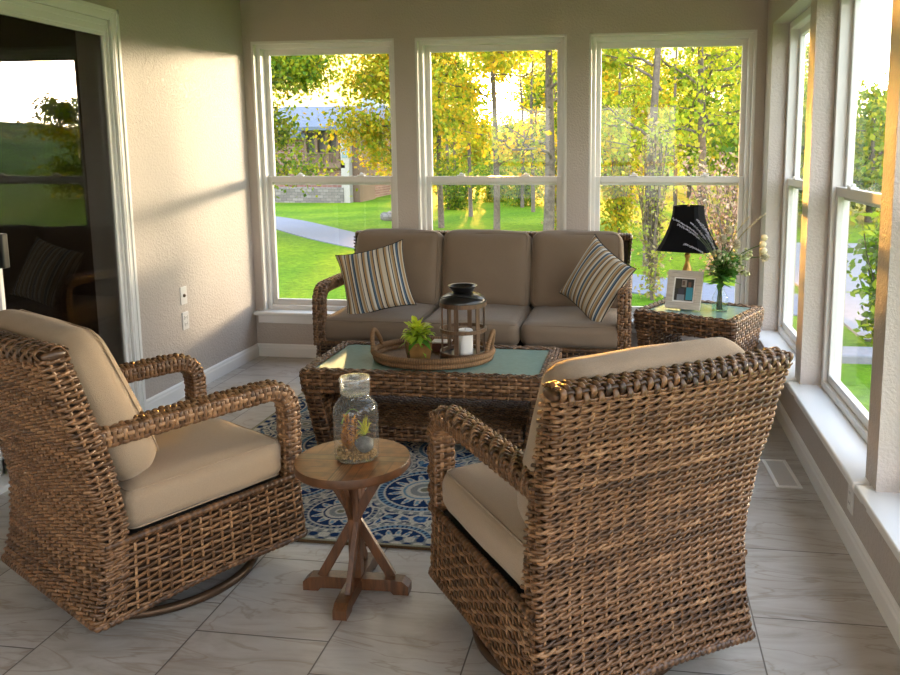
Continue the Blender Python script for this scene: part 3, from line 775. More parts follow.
m = MB(); m.tube([(0, 0, .124), (.001, 0, .138)], .0012, 5); m.build('wick', M['black'], c)
# potted plant
PX, PY = -1.115, 3.93
t = thing('potted_plant', 'leafy green plant in a square bronze pot on the rope tray', 'plant', (PX, PY, FZ), math.radians(28))
m = MB(); a0, a1, h = .050, .062, .098
m.add([(-a0, -a0, 0), (a0, -a0, 0), (a0, a0, 0), (-a0, a0, 0), (-a1, -a1, h), (a1, -a1, h), (a1, a1, h), (-a1, a1, h), (-a1 + .008, -a1 + .008, h), (a1 - .008, -a1 + .008, h), (a1 - .008, a1 - .008, h), (-a1 + .008, a1 - .008, h), (-a1 + .01, -a1 + .01, h - .015), (a1 - .01, -a1 + .01, h - .015), (a1 - .01, a1 - .01, h - .015), (-a1 + .01, a1 - .01, h - .015)],
      [[3, 2, 1, 0], [0, 1, 5, 4], [1, 2, 6, 5], [2, 3, 7, 6], [3, 0, 4, 7], [4, 5, 9, 8], [5, 6, 10, 9], [6, 7, 11, 10], [7, 4, 8, 11], [8, 9, 13, 12], [9, 10, 14, 13], [10, 11, 15, 14], [11, 8, 12, 15], [12, 13, 14, 15]])
m.build('pot', pbr('bronze_pot', (.30, .16, .05), .35, metal=.5, noise=.3, nscale=15), t)
def leafblade(m, base, dirv, L, Wd, col, curl=.5, up=(0, 0, 1), n=6):
    base = np.array(base, float); d_ = np.array(dirv, float); d_ /= np.linalg.norm(d_)
    side = np.cross(d_, np.array(up, float))
    if np.linalg.norm(side) < 1e-3: side = np.array((1., 0, 0))
    side /= np.linalg.norm(side); nrm = np.cross(side, d_)
    pts = []
    for i in range(n + 1):
        s = i / n; c = base + d_ * L * s - nrm * 0 + np.array((0, 0, -1)) * curl * L * s * s
        w_ = Wd * math.sin(PI * min(.98, .06 + .94 * s)) ** .8 * (1 - .3 * s)
        pts.append([c - side * w_, c + nrm * w_ * -.25, c + side * w_])
    m.grid(np.array(pts), col)
m = MB()
for i in range(210):
    v = np.array([rnd.gauss(0, 1), rnd.gauss(0, 1), rnd.gauss(.25, .9)]); v /= np.linalg.norm(v); q = rnd.uniform(.1, 1)
    base_ = np.array((0, 0, .14)) + v * np.array((.055, .055, .068)) * q; base_[2] = max(base_[2], .09)
    L = rnd.uniform(.035, .062); g = min(1, max(0, (base_[2] - .09) / .09 + rnd.uniform(-.3, .4)))
    col = tuple(np.array((.13, .32, .03)) * (1 - g) + np.array((.68, .76, .06)) * g)
    leafblade(m, base_, v + np.array((0, 0, .35)), L, L * .27, col, rnd.uniform(.2, .9))
for a_ in (-2.2, -1.2):
    leafblade(m, (.03 * math.cos(a_), .03 * math.sin(a_), .11), (math.cos(a_), math.sin(a_), .1), .085, .02, (.10, .26, .03), .55)
m.build('foliage', M['plant'], t, smooth=True)
m = MB(); m.box((-.05, -.035, 0), (.05, .035, .048), .003); bx_ = m.build('wooden_box', wood_mat('dark_red_wood', (.07, .018, .012), (.14, .04, .025))); bx_.location = (-1.035, 4.125, FZ)
tag(bx_, 'dark red box with pale lid on the tray between plant and lantern', 'box')
m = MB(); m.box((-.053, -.038, .0475), (.053, .038, .056), .003); m.build('lid', M['pale_wood'], bx_)

# round side table
SX, SY = -.963, 2.535
t = thing('side_table', 'round wooden pedestal side table between the two armchairs', 'side table', (SX, SY, 0), math.radians(2))
H = .492; R_ = .197
m = MB(); nr, na = 26, 120
rr = np.linspace(0, 1, nr); aa = np.arange(na) * 2 * PI / na
RR, AA = np.meshgrid(rr, aa, indexing='ij'); X_, Y_ = RR * R_ * np.cos(AA), RR * R_ * np.sin(AA)
nxg = 150; gx = np.linspace(-R_, R_, nxg); GX, GY = np.meshgrid(gx, gx, indexing='ij')
sc = np.maximum(1, np.hypot(GX, GY) / R_)
# map square grid to disc
mx = np.maximum(np.abs(GX), np.abs(GY)); hy = np.hypot(GX, GY); k = np.where(hy > 0, mx / np.maximum(hy, 1e-9), 1); DX, DYy = GX * k, GY * k
C = np.empty((nxg, nxg, 3)); ang = DX * 0
qx, qy = DX > 0, DYy > 0
gr = np.where(qx ^ qy, DX, DYy) # plank direction alternates per quarter
pl_id = np.floor((gr + 1) / .048)
tone = (np.sin(pl_id * 12.9898 + qx * 3.1 + qy * 5.7) * 43758.5453) % 1
grain = np.sin((gr * 900 + 6 * np.sin(np.where(qx ^ qy, DYy, DX) * 18 + pl_id))) * .10
C[:] = (np.array((.205, .077, .024)) * (1 + .0))[None, None]; C *= (1 + .35 * (tone - .5) + grain)[..., None]
seam = (np.abs(((gr + 1) / .048) % 1 - .5) > .47); C[seam] *= .45
cr = (np.abs(DX) < .021) | (np.abs(DYy) < .021); C[cr] = np.array((.24, .12, .055)); C[cr] *= (1 + .25 * np.sin(np.where(np.abs(DX) < .021, DX, DYy)[cr] * 700))[:, None] * .8
ed_ = (np.abs(np.abs(DX) - .021) < .0022) & (np.abs(DYy) > .021) | (np.abs(np.abs(DYy) - .021) < .0022) & (np.abs(DX) > .021); C[ed_] *= .45
m.grid(np.stack([DX, DYy, np.full_like(DX, H)], -1), C)
m.lathe([(R_ - .02, H - .034), (R_ - .002, H - .032), (R_ + .002, H - .026), (R_ + .002, H - .006), (R_, H - .0005)], 96, col=(.10, .042, .017), caps=False)
m.lathe([(0, H - .034), (R_ - .02, H - .034)], 96, col=(.12, .06, .03), caps=False)
m.build('tabletop', M['top_wood'], t, smooth=True, angle=30)
m = MB(); m.box((-.021, -.021, .055), (.021, .021, H - .033), .003); m.build('post', M['table_wood'], t)
for ax in (0, 1):
    Mz = Matrix.Rotation(ax * PI / 2, 4, 'Z')
    m = MB(); hl = .192
    prof = [(-hl, 0), (-hl + .055, 0), (-hl + .065, .012), (hl - .065, .012), (hl - .055, 0), (hl, 0), (hl, .032), (hl - .022, .05), (hl - .075, .055), (-hl + .075, .055), (-hl + .022, .05), (-hl, .032)]
    z_ = .0 if ax == 0 else .0005
    mm = Mz @ Matrix.Rotation(PI / 2, 4, 'X'); m.prism(prof, -.024, .024, mm); m.build('foot_beam', M['table_wood'], t)
    for s in (-1, 1):
        m = MB(); x0, z0, x1, z1 = s * -.11, H - .034, s * .125, .052
        L = math.hypot(x1 - x0, z1 - z0); th = math.atan2(x1 - x0, z1 - z0)
        yo = .010 * s
        m.box((-.017, -.009 + yo, -L / 2), (.017, .009 + yo, L / 2), .002, M=Mz @ Matrix.Translation(((x0 + x1) / 2, 0, (z0 + z1) / 2)) @ Matrix.Rotation(th, 4, 'Y'))
        m.build('brace', M['table_wood'], t)
# glass jar terrarium
JX, JY, JZ = -.952, 2.548, H + .0005
t = thing('glass_jar', 'clear glass jar with flat lid standing on the round side table', 'jar', (JX, JY, JZ))
r = .077
m = MB(); m.lathe([(0, 0), (r * .93, 0), (r, .008), (r, .168), (r * .97, .185), (r * .82, .203), (r * .68, .213), (r * .63, .222), (r * .63, .232)], 48); m.build('jar_body', M['jar_glass'], t, smooth=True)
m = MB(); m.lathe([(r * .55, .226), (r * .62, .230), (r * .66, .236), (r * .66, .272), (r * .70, .276), (r * .70, .284), (r * .66, .288), (.02, .289), (.014, .292), (.013, .298), (0, .299)], 44); m.build('lid', glass_mat('lid_glass', (.80, .82, .80), 2.0, .2, 1.0, .14), t, smooth=True, angle=40)
m = MB()
for i in range(420):
    a = rnd.uniform(0, 2 * PI); q = math.sqrt(rnd.random()) * (r - .009); z = .006 + rnd.random() * (.022 + .012 * math.cos(a - 3.6))
    b = bmesh.new(); bmesh.ops.create_icosphere(b, subdivisions=1, radius=rnd.uniform(.003, .0055))
    g = rnd.uniform(.6, 1.25); m.bm(b, (.42 * g, .25 * g, .10 * g), Matrix.Translation((q * math.cos(a), q * math.sin(a), z)))
o = m.build('gravel', M['col'], smooth=True); o.location = (JX, JY, JZ + .001); tag(o, 'tan gravel heaped in the bottom of the glass jar', 'gravel', kind='stuff')
b = bmesh.new(); bmesh.ops.create_icosphere(b, subdivisions=3, radius=.034)
for v in b.verts: v.co *= 1 + .22 * mnoise.noise(v.co * 40); v.co.z *= .78
m = MB(); m.bm(b, (.10, .095, .09)); o = m.build('stone', pbr('grey_stone_pebble', (.12, .115, .11), .7, noise=.3, nscale=60), smooth=True); o.location = (JX + .032, JY - .008, JZ + .05); tag(o, 'dark grey stone in the glass jar on the gravel', 'stone')
m = MB()
for cx, cy, hh, nn in ((-.030, -.014, .150, 240), (-.042, .0, .10, 130), (-.014, .02, .13, 110)):
    m.tube([(cx, cy, .02), (cx + .004, cy, hh)], .003, 6, col=(.3, .14, .02))
    for i in range(nn):
        a = rnd.uniform(0, 2 * PI); z = rnd.uniform(.03, hh); e = rnd.uniform(.2, .9); g = rnd.uniform(.7, 1.3)
        L = rnd.uniform(.016, .03) * (1.2 - z / hh * .6)
        L = min(L, max(.008, (r - .006) - math.hypot(cx, cy) - .004)) if math.cos(a) * cx > 0 else L
        leafblade(m, (cx, cy, z), (math.cos(a) * math.cos(e), math.sin(a) * math.cos(e), math.sin(e)), L, .0036, (.62 * g, .29 * g, .03 * g), .1, n=3)
o = m.build('dried_plant', M['plant'], smooth=True); o.location = (JX, JY, JZ); tag(o, 'amber dried plant sprig inside the glass jar', 'plant')
m = MB()
for i in range(60):
    a = rnd.uniform(0, 2 * PI); e = rnd.uniform(.2, 1.3); L = rnd.uniform(.035, .062); g = rnd.random()
    s = np.linspace(0, 1, 9); tw = rnd.uniform(-2, 2)
    pth = np.c_[.03 * 1 + L * .6 * s * np.cos(a + tw * s) * math.cos(e), .0 + L * .6 * s * np.sin(a + tw * s) * math.cos(e), .082 + L * 1.5 * s * math.sin(e) - .012 * s * s]
    c = np.array((.80, .68, .06)) * (1 - g) + np.array((.45, .52, .06)) * g
    m.tube(pth, .0024 * (1.1 - s), 5, col=c)
s = np.linspace(0, 1, 24)
m.tube(np.c_[-.055 + .07 * s, .005 + 0 * s, .115 + .055 * np.sin(PI * s * .8) ** .8], .0022 * (1.15 - s), 5, col=(.40, .55, .12))
m.tube(np.c_[.035 - .03 * s, -.03 + .0 * s, .03 + .05 * s], .002 * (1.15 - s), 5, col=(.45, .58, .2))
o = m.build('air_plant', M['plant'], smooth=True); o.location = (JX, JY, JZ); tag(o, 'curly yellow green air plant above the stone in the jar', 'plant')

# ---------------------------------------------------------------- on the end table
EZ = .5625
LMX, LMY = .345, 5.18
t = thing('table_lamp', 'table lamp with black bell shade and brass base on the end table', 'lamp', (LMX, LMY, EZ), math.radians(-22))
m = MB(); m.lathe([(0, 0), (.065, 0), (.066, .012), (.05, .022), (.03, .032), (.022, .05), (.034, .075), (.040, .11), (.03, .15), (.018, .175), (.026, .19), (.034, .215), (.024, .245), (.014, .27), (.013, .30), (.02, .31), (.02, .325), (.012, .33), (.012, .40), (0, .40)], 28); m.build('base', M['brass'], t, smooth=True)
hs = np.linspace(0, 1, 12); m = MB(); rows = []
def shade_ring(k, z, ins=.0):
    c = .24 # chamfer share
    pts = [(-1, -1 + c), (-1 + c, -1), (1 - c, -1), (1, -1 + c), (1, 1 - c), (1 - c, 1), (-1 + c, 1), (-1, 1 - c)]
    return [(x * (k - ins), y * (k - ins), z) for x, y in pts]
z0, z1 = .355, .640
for q in hs: rows.append(shade_ring(.082 + .085 * (1 - q) ** 1.75, z0 + (z1 - z0) * q))
P = np.array(rows); m.grid(P, closev=True)
P2 = np.array([shade_ring(.082 + .085 * (1 - q) ** 1.75, z0 + (z1 - z0) * q, .004) for q in hs]); m.grid(P2, closev=True, flip=True)
m.grid(np.array([rows[-1], shade_ring(.078, z1)]), closev=True)
m.build('lamp_shade', M['shade'], t)
m = MB(); m.tube([(-.074, 0, z1 - .012), (.074, 0, z1 - .012)], .002, 6); m.tube([(0, -.074, z1 - .012), (0, .074, z1 - .012)], .002, 6); m.lathe([(.004, .40), (.004, z1 - .01), (.009, z1 - .004), (.006, z1 + .012), (0, z1 + .016)], 12); m.build('finial', M['brass'], t, smooth=True)
# picture frame
t = thing('picture_frame', 'pale wood picture frame leaning on the end table before the lamp', 'picture frame', (.305, 4.955, EZ + .006), math.radians(-20))
TL = Matrix.Rotation(math.radians(-17), 4, 'X')
W_, Hh = .225, .245; bd = .045
m = MB()
for lo, hi in (((-W_ / 2, -.009, 0), (W_ / 2, .009, bd)), ((-W_ / 2, -.009, Hh - bd), (W_ / 2, .009, Hh)), ((-W_ / 2, -.009, bd), (-W_ / 2 + bd, .009, Hh - bd)), ((W_ / 2 - bd, -.009, bd), (W_ / 2, .009, Hh - bd))): m.box(lo, hi, .003, M=TL)
m.build('border', M['pale_wood'], t)
m = MB(); m.box((-W_ / 2 + bd - .002, -.004, bd - .002), (W_ / 2 - bd + .002, .004, Hh - bd + .002), M=TL); m.build('mat_board', M['white'], t)
m = MB(); y = -.0052; px0, px1, pz0, pz1 = -W_ / 2 + bd + .008, W_ / 2 - bd - .008, bd + .008, Hh - bd - .008
tl = np.array(TL)[:3, :3]
def patch(x0, z0, x1, z1, col, dy=0): m.add(np.array([(x0, y - dy, z0), (x1, y - dy, z0), (x1, y - dy, z1), (x0, y - dy, z1)]) @ tl.T, [[0, 1, 2, 3]], col)
patch(px0, pz0, px1, pz1, (.03, .03, .028))
pw, ph = px1 - px0, pz1 - pz0
for a0, b0, a1, b1, c in ((0, .55, .3, 1, (.06, .055, .04)), (.35, .62, .62, .95, (.30, .26, .22)), (.15, 0, .55, .28, (.20, .24, .28)), (.62, .05, .98, .62, (.05, .26, .34)), (.70, .62, .86, .86, (.16, .09, .06)), (.2, .3, .5, .55, (.05, .05, .07)), (.38, .7, .52, .9, (.12, .08, .06))):
    patch(px0 + a0 * pw, pz0 + b0 * ph, px0 + a1 * pw, pz0 + b1 * ph, c, .0004 + .0002 * a0)
m.build('photograph', M['col_smooth'], t)
m = MB(); m.box((-.04, .0, .0), (.04, .006, .16), .001, M=Matrix.Translation((0, .105, 0)) @ Matrix.Rotation(math.radians(20), 4, 'X')); m.build('easel_back', M['black_cloth'], t)
# glass vase and stems
VX, VY = .535, 4.96
t = thing('glass_vase', 'small clear glass bottle vase on the end table', 'vase', (VX, VY, EZ))
m = MB(); m.lathe([(0, .0), (.046, 0), (.050, .006), (.050, .075), (.042, .10), (.028, .125), (.026, .15), (.031, .156)], 32); m.build('vase_body', M['jar_glass'], t, smooth=True)
m = MB(); m.lathe([(0, .003), (.046, .003), (.0475, .008), (.0475, .045), (0, .045)], 28); m.build('water', glass_mat('vase_water', (.72, .86, .84), 1.33), t, smooth=True, angle=40)
def stem(name, label, cat, tip, head, col=(.06, .16, .03), bend=.1, group=None, leaves=6, rad=.0026, lsz=.07):
    base = np.array((rnd.uniform(-.02, .02), rnd.uniform(-.02, .02), .008)); neck = np.array((rnd.uniform(-.012, .012), rnd.uniform(-.012, .012), .15)); tip = np.array(tip, float)
    s = np.linspace(0, 1, 14)[:, None]
    p = np.concatenate([base + (neck - base) * np.linspace(0, 1, 5)[:, None], (1 - s[1:]) ** 2 * neck + 2 * s[1:] * (1 - s[1:]) * (neck + np.array((0, 0, np.linalg.norm(tip - neck) * .55))) + s[1:] ** 2 * tip])
    e = thing(name, label, cat, (VX, VY, EZ), 0, group)
    m = MB(); m.tube(p, rad, 6, col=col); m.build('stalk', M['plant'], e, smooth=True)
    if leaves:
        m = MB()
        for i in range(leaves):
            q = p[6 + int((len(p) - 8) * i / max(1, leaves))]; a = rnd.uniform(0, 2 * PI); el = rnd.uniform(-.1, .8); g = rnd.uniform(.7, 1.5)
            L = rnd.uniform(.6, 1.2) * lsz
            leafblade(m, q, (math.cos(a) * math.cos(el), math.sin(a) * math.cos(el), math.sin(el)), L, L * .22, (.11 * g, .27 * g, .05 * g), .25, n=5)
        m.build('leaves', M['plant'], e, smooth=True)
    m = MB(); d_ = p[-1] - p[-2]; d_ /= np.linalg.norm(d_)
    if head == 'thistle':
        R = .029
        b = bmesh.new(); bmesh.ops.create_icosphere(b, subdivisions=2, radius=R * .8); m.bm(b, (.40, .36, .24), Matrix.Translation(tip))
        for i in range(110):
            v = np.array([rnd.gauss(0, 1) for _ in range(3)]); v /= np.linalg.norm(v); g = rnd.uniform(.8, 1.2)
            m.tube([tip + v * R * .6, tip + v * R * 1.15], [.0022, .0008], 4, col=(.74 * g, .68 * g, .50 * g))
    elif head == 'balls':
        for k, (dx, dz) in enumerate(((0, 0), (-.004, .034), (.004, .068))):
            b = bmesh.new(); bmesh.ops.create_icosphere(b, subdivisions=2, radius=.024 - .002 * k)
            for v in b.verts: v.co *= 1 + .18 * mnoise.noise(v.co * 160)
            m.bm(b, (.72, .68, .50), Matrix.Translation(tip + np.array((dx, 0, dz * 1.2 - .04))))
    elif head == 'lavender':
        for i in range(46):
            s_ = i / 46; q = p[-1] - (p[-1] - p[-5]) * s_; q = p[-5] + (p[-1] - p[-5]) * s_ if False else p[-1 - int(4 * s_)] * (1 - (4 * s_) % 1) + p[-2 - int(4 * s_)] * ((4 * s_) % 1)
            v = np.array([rnd.gauss(0, 1) for _ in range(3)]); v /= np.linalg.norm(v); g = rnd.uniform(.7, 1.3)
            m.tube([q, q + v * .0085], [.0045, .0014], 5, col=(.52 * g, .50 * g, .58 * g))
    elif head == 'grass':
        for i in range(40):
            q = p[-1] - d_ * .07 * (i / 40); v = np.array([rnd.gauss(0, 1) for _ in range(3)]); v /= np.linalg.norm(v)
            m.tube([q, q + v * .008 + d_ * .012], [.004, .001], 4, col=(.70, .62, .46))
    elif head == 'buds':
        for i in range(9):
            q = tip + np.array([rnd.gauss(0, .016), rnd.gauss(0, .016), rnd.gauss(-.012, .02)])
            m.tube([p[-3], q], .001, 4, col=(.1, .2, .05))
            b = bmesh.new(); bmesh.ops.create_icosphere(b, subdivisions=1, radius=rnd.uniform(.008, .013)); g = rnd.uniform(.8, 1.2); m.bm(b, (.55 * g, .60 * g, .34 * g), Matrix.Translation(q))
    m.build('flower_head', M['plant'], e, smooth=True)
G = 'stems in the glass vase'
for tip, lb in (((.035, 0, .51), 'round cream thistle flower at the top of the bouquet'), ((.005, -.03, .455), 'small round thistle flower left of the big cream one'), ((.085, -.03, .425), 'big round cream thistle flower in the middle of the bouquet')):
    stem('thistle_flower', lb, 'flower', tip, 'thistle', group=G, leaves=5)
stem('ball_flower', 'stack of cream ball flowers at the right of the bouquet', 'flower', (.25, 0, .42), 'balls', group=G, leaves=3)
stem('ball_flower', 'lowest cream ball flower at the far right of the bouquet', 'flower', (.258, .0, .345), 'thistle', group=G, leaves=3)
for tip in ((-.30, 0, .575), (-.27, -.02, .54), (-.19, 0, .55), (-.155, 0, .57), (-.12, .01, .54), (-.23, -.03, .42), (-.10, -.03, .48)):
    stem('lavender_sprig', 'grey lavender sprig arching left from the glass vase over the shade', 'flower', tip, 'lavender', col=(.16, .20, .12), group='lavender sprigs in the vase', leaves=2, lsz=.035)
for tip in ((.16, .02, .585), (.20, 0, .56), (.255, .01, .605)):
    stem('grass_plume', 'cream grass plume at the upper right of the bouquet', 'grass', tip, 'grass', col=(.35, .34, .2), group='grass plumes in the vase', leaves=1)
for tip in ((-.03, 0, .34), (.05, -.04, .30), (.12, -.02, .33), (.17, .0, .37), (-.04, -.03, .30), (.09, .03, .38), (.0, -.05, .36), (.14, -.04, .26)):
    stem('greenery_sprig', 'green leafy sprig with small buds in the middle of the bouquet', 'greenery', tip, 'buds', group='leafy stems in the vase', leaves=16, lsz=.10)

# ================================================================== OUTSIDE
GZ = -.6
def at(px, py, Y):
    """a point on the photo's sight line at depth Y"""
    yaw, pit, rol = [math.radians(a) for a in (7.90606963, 7.78979425, -.21908682)]
    cy, sy, cp, sp, cr, sr = math.cos(yaw), math.sin(yaw), math.cos(pit), math.sin(pit), math.cos(rol), math.sin(rol)
    f = np.array([-sy * cp, cy * cp, -sp]); r_ = np.array([cy, sy, 0]); u = np.cross(r_, f)
    r2 = cr * r_ + sr * u; u2 = -sr * r_ + cr * u
    d_ = r2 * ((px - 525.16) / 789.757) - u2 * ((py - 259.86) / 789.757) + f
    return np.array((0, 0, 1.55)) + d_ * (Y / d_[1])
n = 90; gx = np.linspace(-70, 90, n); gy = np.linspace(-25, 110, n); X, Y = np.meshgrid(gx, gy, indexing='ij')
Z = np.full_like(X, GZ); Z += np.clip((Y - 26) / 40, 0, 1) ** 1.2 * .5
m = MB(); m.grid(np.stack([X, Y, Z], -1)); struct(m.build('ground', M['grass'], smooth=True))
def strip(name, pts, wd, z, mt, label, cat):
    f, L = curve(rpoly(pts, 3, 8)); t = np.linspace(0, 1, 60); P = f(t); T = np.gradient(P, axis=0); T /= np.linalg.norm(T, axis=1)[:, None]; N_ = np.c_[-T[:, 1], T[:, 0]]
    m = MB(); A = np.c_[P + N_ * wd / 2, np.full(60, z)]; B = np.c_[P - N_ * wd / 2, np.full(60, z)]
    lo = np.array((0, 0, -.1)); m.grid(np.stack([A + lo, A, B, B + lo], 1)); o = m.build(name, mt, recalc=True)
    if z > 0 or 1:
        return struct(o, label)
strip('driveway', [(-30, 32), (-20, 29.5), (-12.0, 24.6), (-7.0, 18.6), (-3, 15.2), (0.4, 12.6), (3.4, 10.6), (6, 9.6)], 1.5, GZ + .02, M['asphalt'], 'grey driveway crossing the lawn', 'driveway')
m = MB(); m.box((2.6, 9.2, GZ - .1), (16, 19, GZ + .03)); struct(m.build('driveway_pad', M['concrete']), 'concrete parking pad beyond the right windows')
m = MB(); m.box((2.0, 8.2, GZ - .1), (8, 8.6, GZ + .09), .02); struct(m.build('curb', M['concrete']), 'pale curb by the parking pad')
# low stone border by the path
m = MB()
for i in range(26):
    p = at(384 + i * 1.6, 214 - 1.0 * i * .2, 24.5); b = bmesh.new(); bmesh.ops.create_icosphere(b, subdivisions=2, radius=.16)
    for v in b.verts: v.co *= 1 + .3 * mnoise.noise(v.co * 3 + Vector((i, 0, 0)))
    m.bm(b, (.2, .2, .2), Matrix.Translation((p[0], 24.5 + .3 * math.sin(i), GZ + .1)))
tag(m.build('stone_border', M['stone'], smooth=True), 'low stone border on the lawn behind the sofa back', 'stones', kind='stuff')

# neighbouring house
HY = 32.0
def hx(px): return at(px, 145, HY)[0]
def hz(py): return at(310, py, HY)[2]
t = thing('house', 'brick house with blue grey roof and screened porch beyond the lawn', 'house', (hx(305), HY, GZ))
o_ = np.array((hx(305), HY, GZ))
def HB(m, x0, x1, y0, y1, z0, z1, bev=0): m.box((x0 - o_[0], y0 - o_[1], z0 - o_[2]), (x1 - o_[0], y1 - o_[1], z1 - o_[2]), bev)
m = MB(); HB(m, hx(225), hx(350), HY + 2.2, HY + 9, GZ - .3, hz(122)); HB(m, hx(240), hx(303), HY + .4, HY + 3, GZ - .3, hz(136)); m.build('brick_wall', M['brick'], t)
m = MB(); HB(m, hx(225), hx(343), HY - .15, HY + .2, GZ - .4, hz(187.5)); m.build('stone_base', M['stone'], t)
m = MB(); HB(m, hx(303), hx(341), HY + .2, HY + 2.4, hz(190), hz(168)); m.build('porch_base', M['brick'], t)
m = MB(); HB(m, hx(300), hx(345), HY - .1, HY + 2.4, hz(168), hz(163)); m.build('porch_floor', M['timber'], t)
m = MB(); HB(m, hx(304), hx(339), HY + .28, HY + .32, hz(163), hz(128)); HB(m, hx(335), hx(339), HY + .3, HY + 2.2, hz(163), hz(128)); m.build('porch_screen', M['screen'], t)
for px in (304, 315, 326, 337):
    m = MB(); HB(m, hx(px) - .07, hx(px) + .07, HY + .08, HY + .22, hz(163), hz(127), .01); m.build('porch_post', M['timber'], t)
m = MB()
HB(m, hx(304), hx(338), HY + .05, HY + .12, hz(154), hz(152.8))
for i in range(24): x = hx(304) + (hx(338) - hx(304)) * i / 23; HB(m, x - .02, x + .02, HY + .07, HY + .1, hz(163), hz(153.5))
m.build('porch_railing', M['timber'], t)
m = MB(); HB(m, hx(341), hx(349), HY - .1, HY + 2.3, GZ - .2, hz(135)); m.build('corner_panel', pbr('house_trim', (.36, .33, .30), .6), t)
m = MB(); HB(m, hx(342.5), hx(347.5), HY - .13, HY - .09, hz(158), hz(138)); m.build('window', pbr('house_window', (.16, .24, .26), .15), t)
m = MB(); HB(m, hx(349), hx(356), HY + .3, HY + 2.3, GZ - .2, hz(132)); m.build('side_wall', M['timber'], t)
m = MB()
def RF(x0, x1, y0, y1, ze, zr, hip):
    xm0, xm1 = x0 + hip, x1 - hip; ym = (y0 + y1) / 2
    v = np.array([(x0, y0, ze), (x1, y0, ze), (x1, y1, ze), (x0, y1, ze), (xm0, ym, zr), (xm1, ym, zr), (x0, y0, ze - .15), (x1, y0, ze - .15), (x1, y1, ze - .15), (x0, y1, ze - .15)]) - o_
    m.add(v, [[0, 1, 5, 4], [1, 2, 5], [2, 3, 4, 5], [3, 0, 4], [0, 6, 7, 1], [1, 7, 8, 2], [2, 8, 9, 3], [3, 9, 6, 0], [9, 8, 7, 6]])
RF(hx(299), hx(353), HY - .4, HY + 4.2, hz(127), hz(108), 1.0); RF(hx(220), hx(356), HY + 1.6, HY + 9.6, hz(121), hz(98), .4); RF(hx(236), hx(306), HY - .1, HY + 4, hz(134), hz(118), .8)
m.build('roof', M['roof'], t, recalc=True)
m = MB(); HB(m, hx(327), hx(342), HY + 4.5, HY + 6, hz(118), hz(91)); m.build('chimney', pbr('chimney_siding', (.30, .34, .40), .8), t)

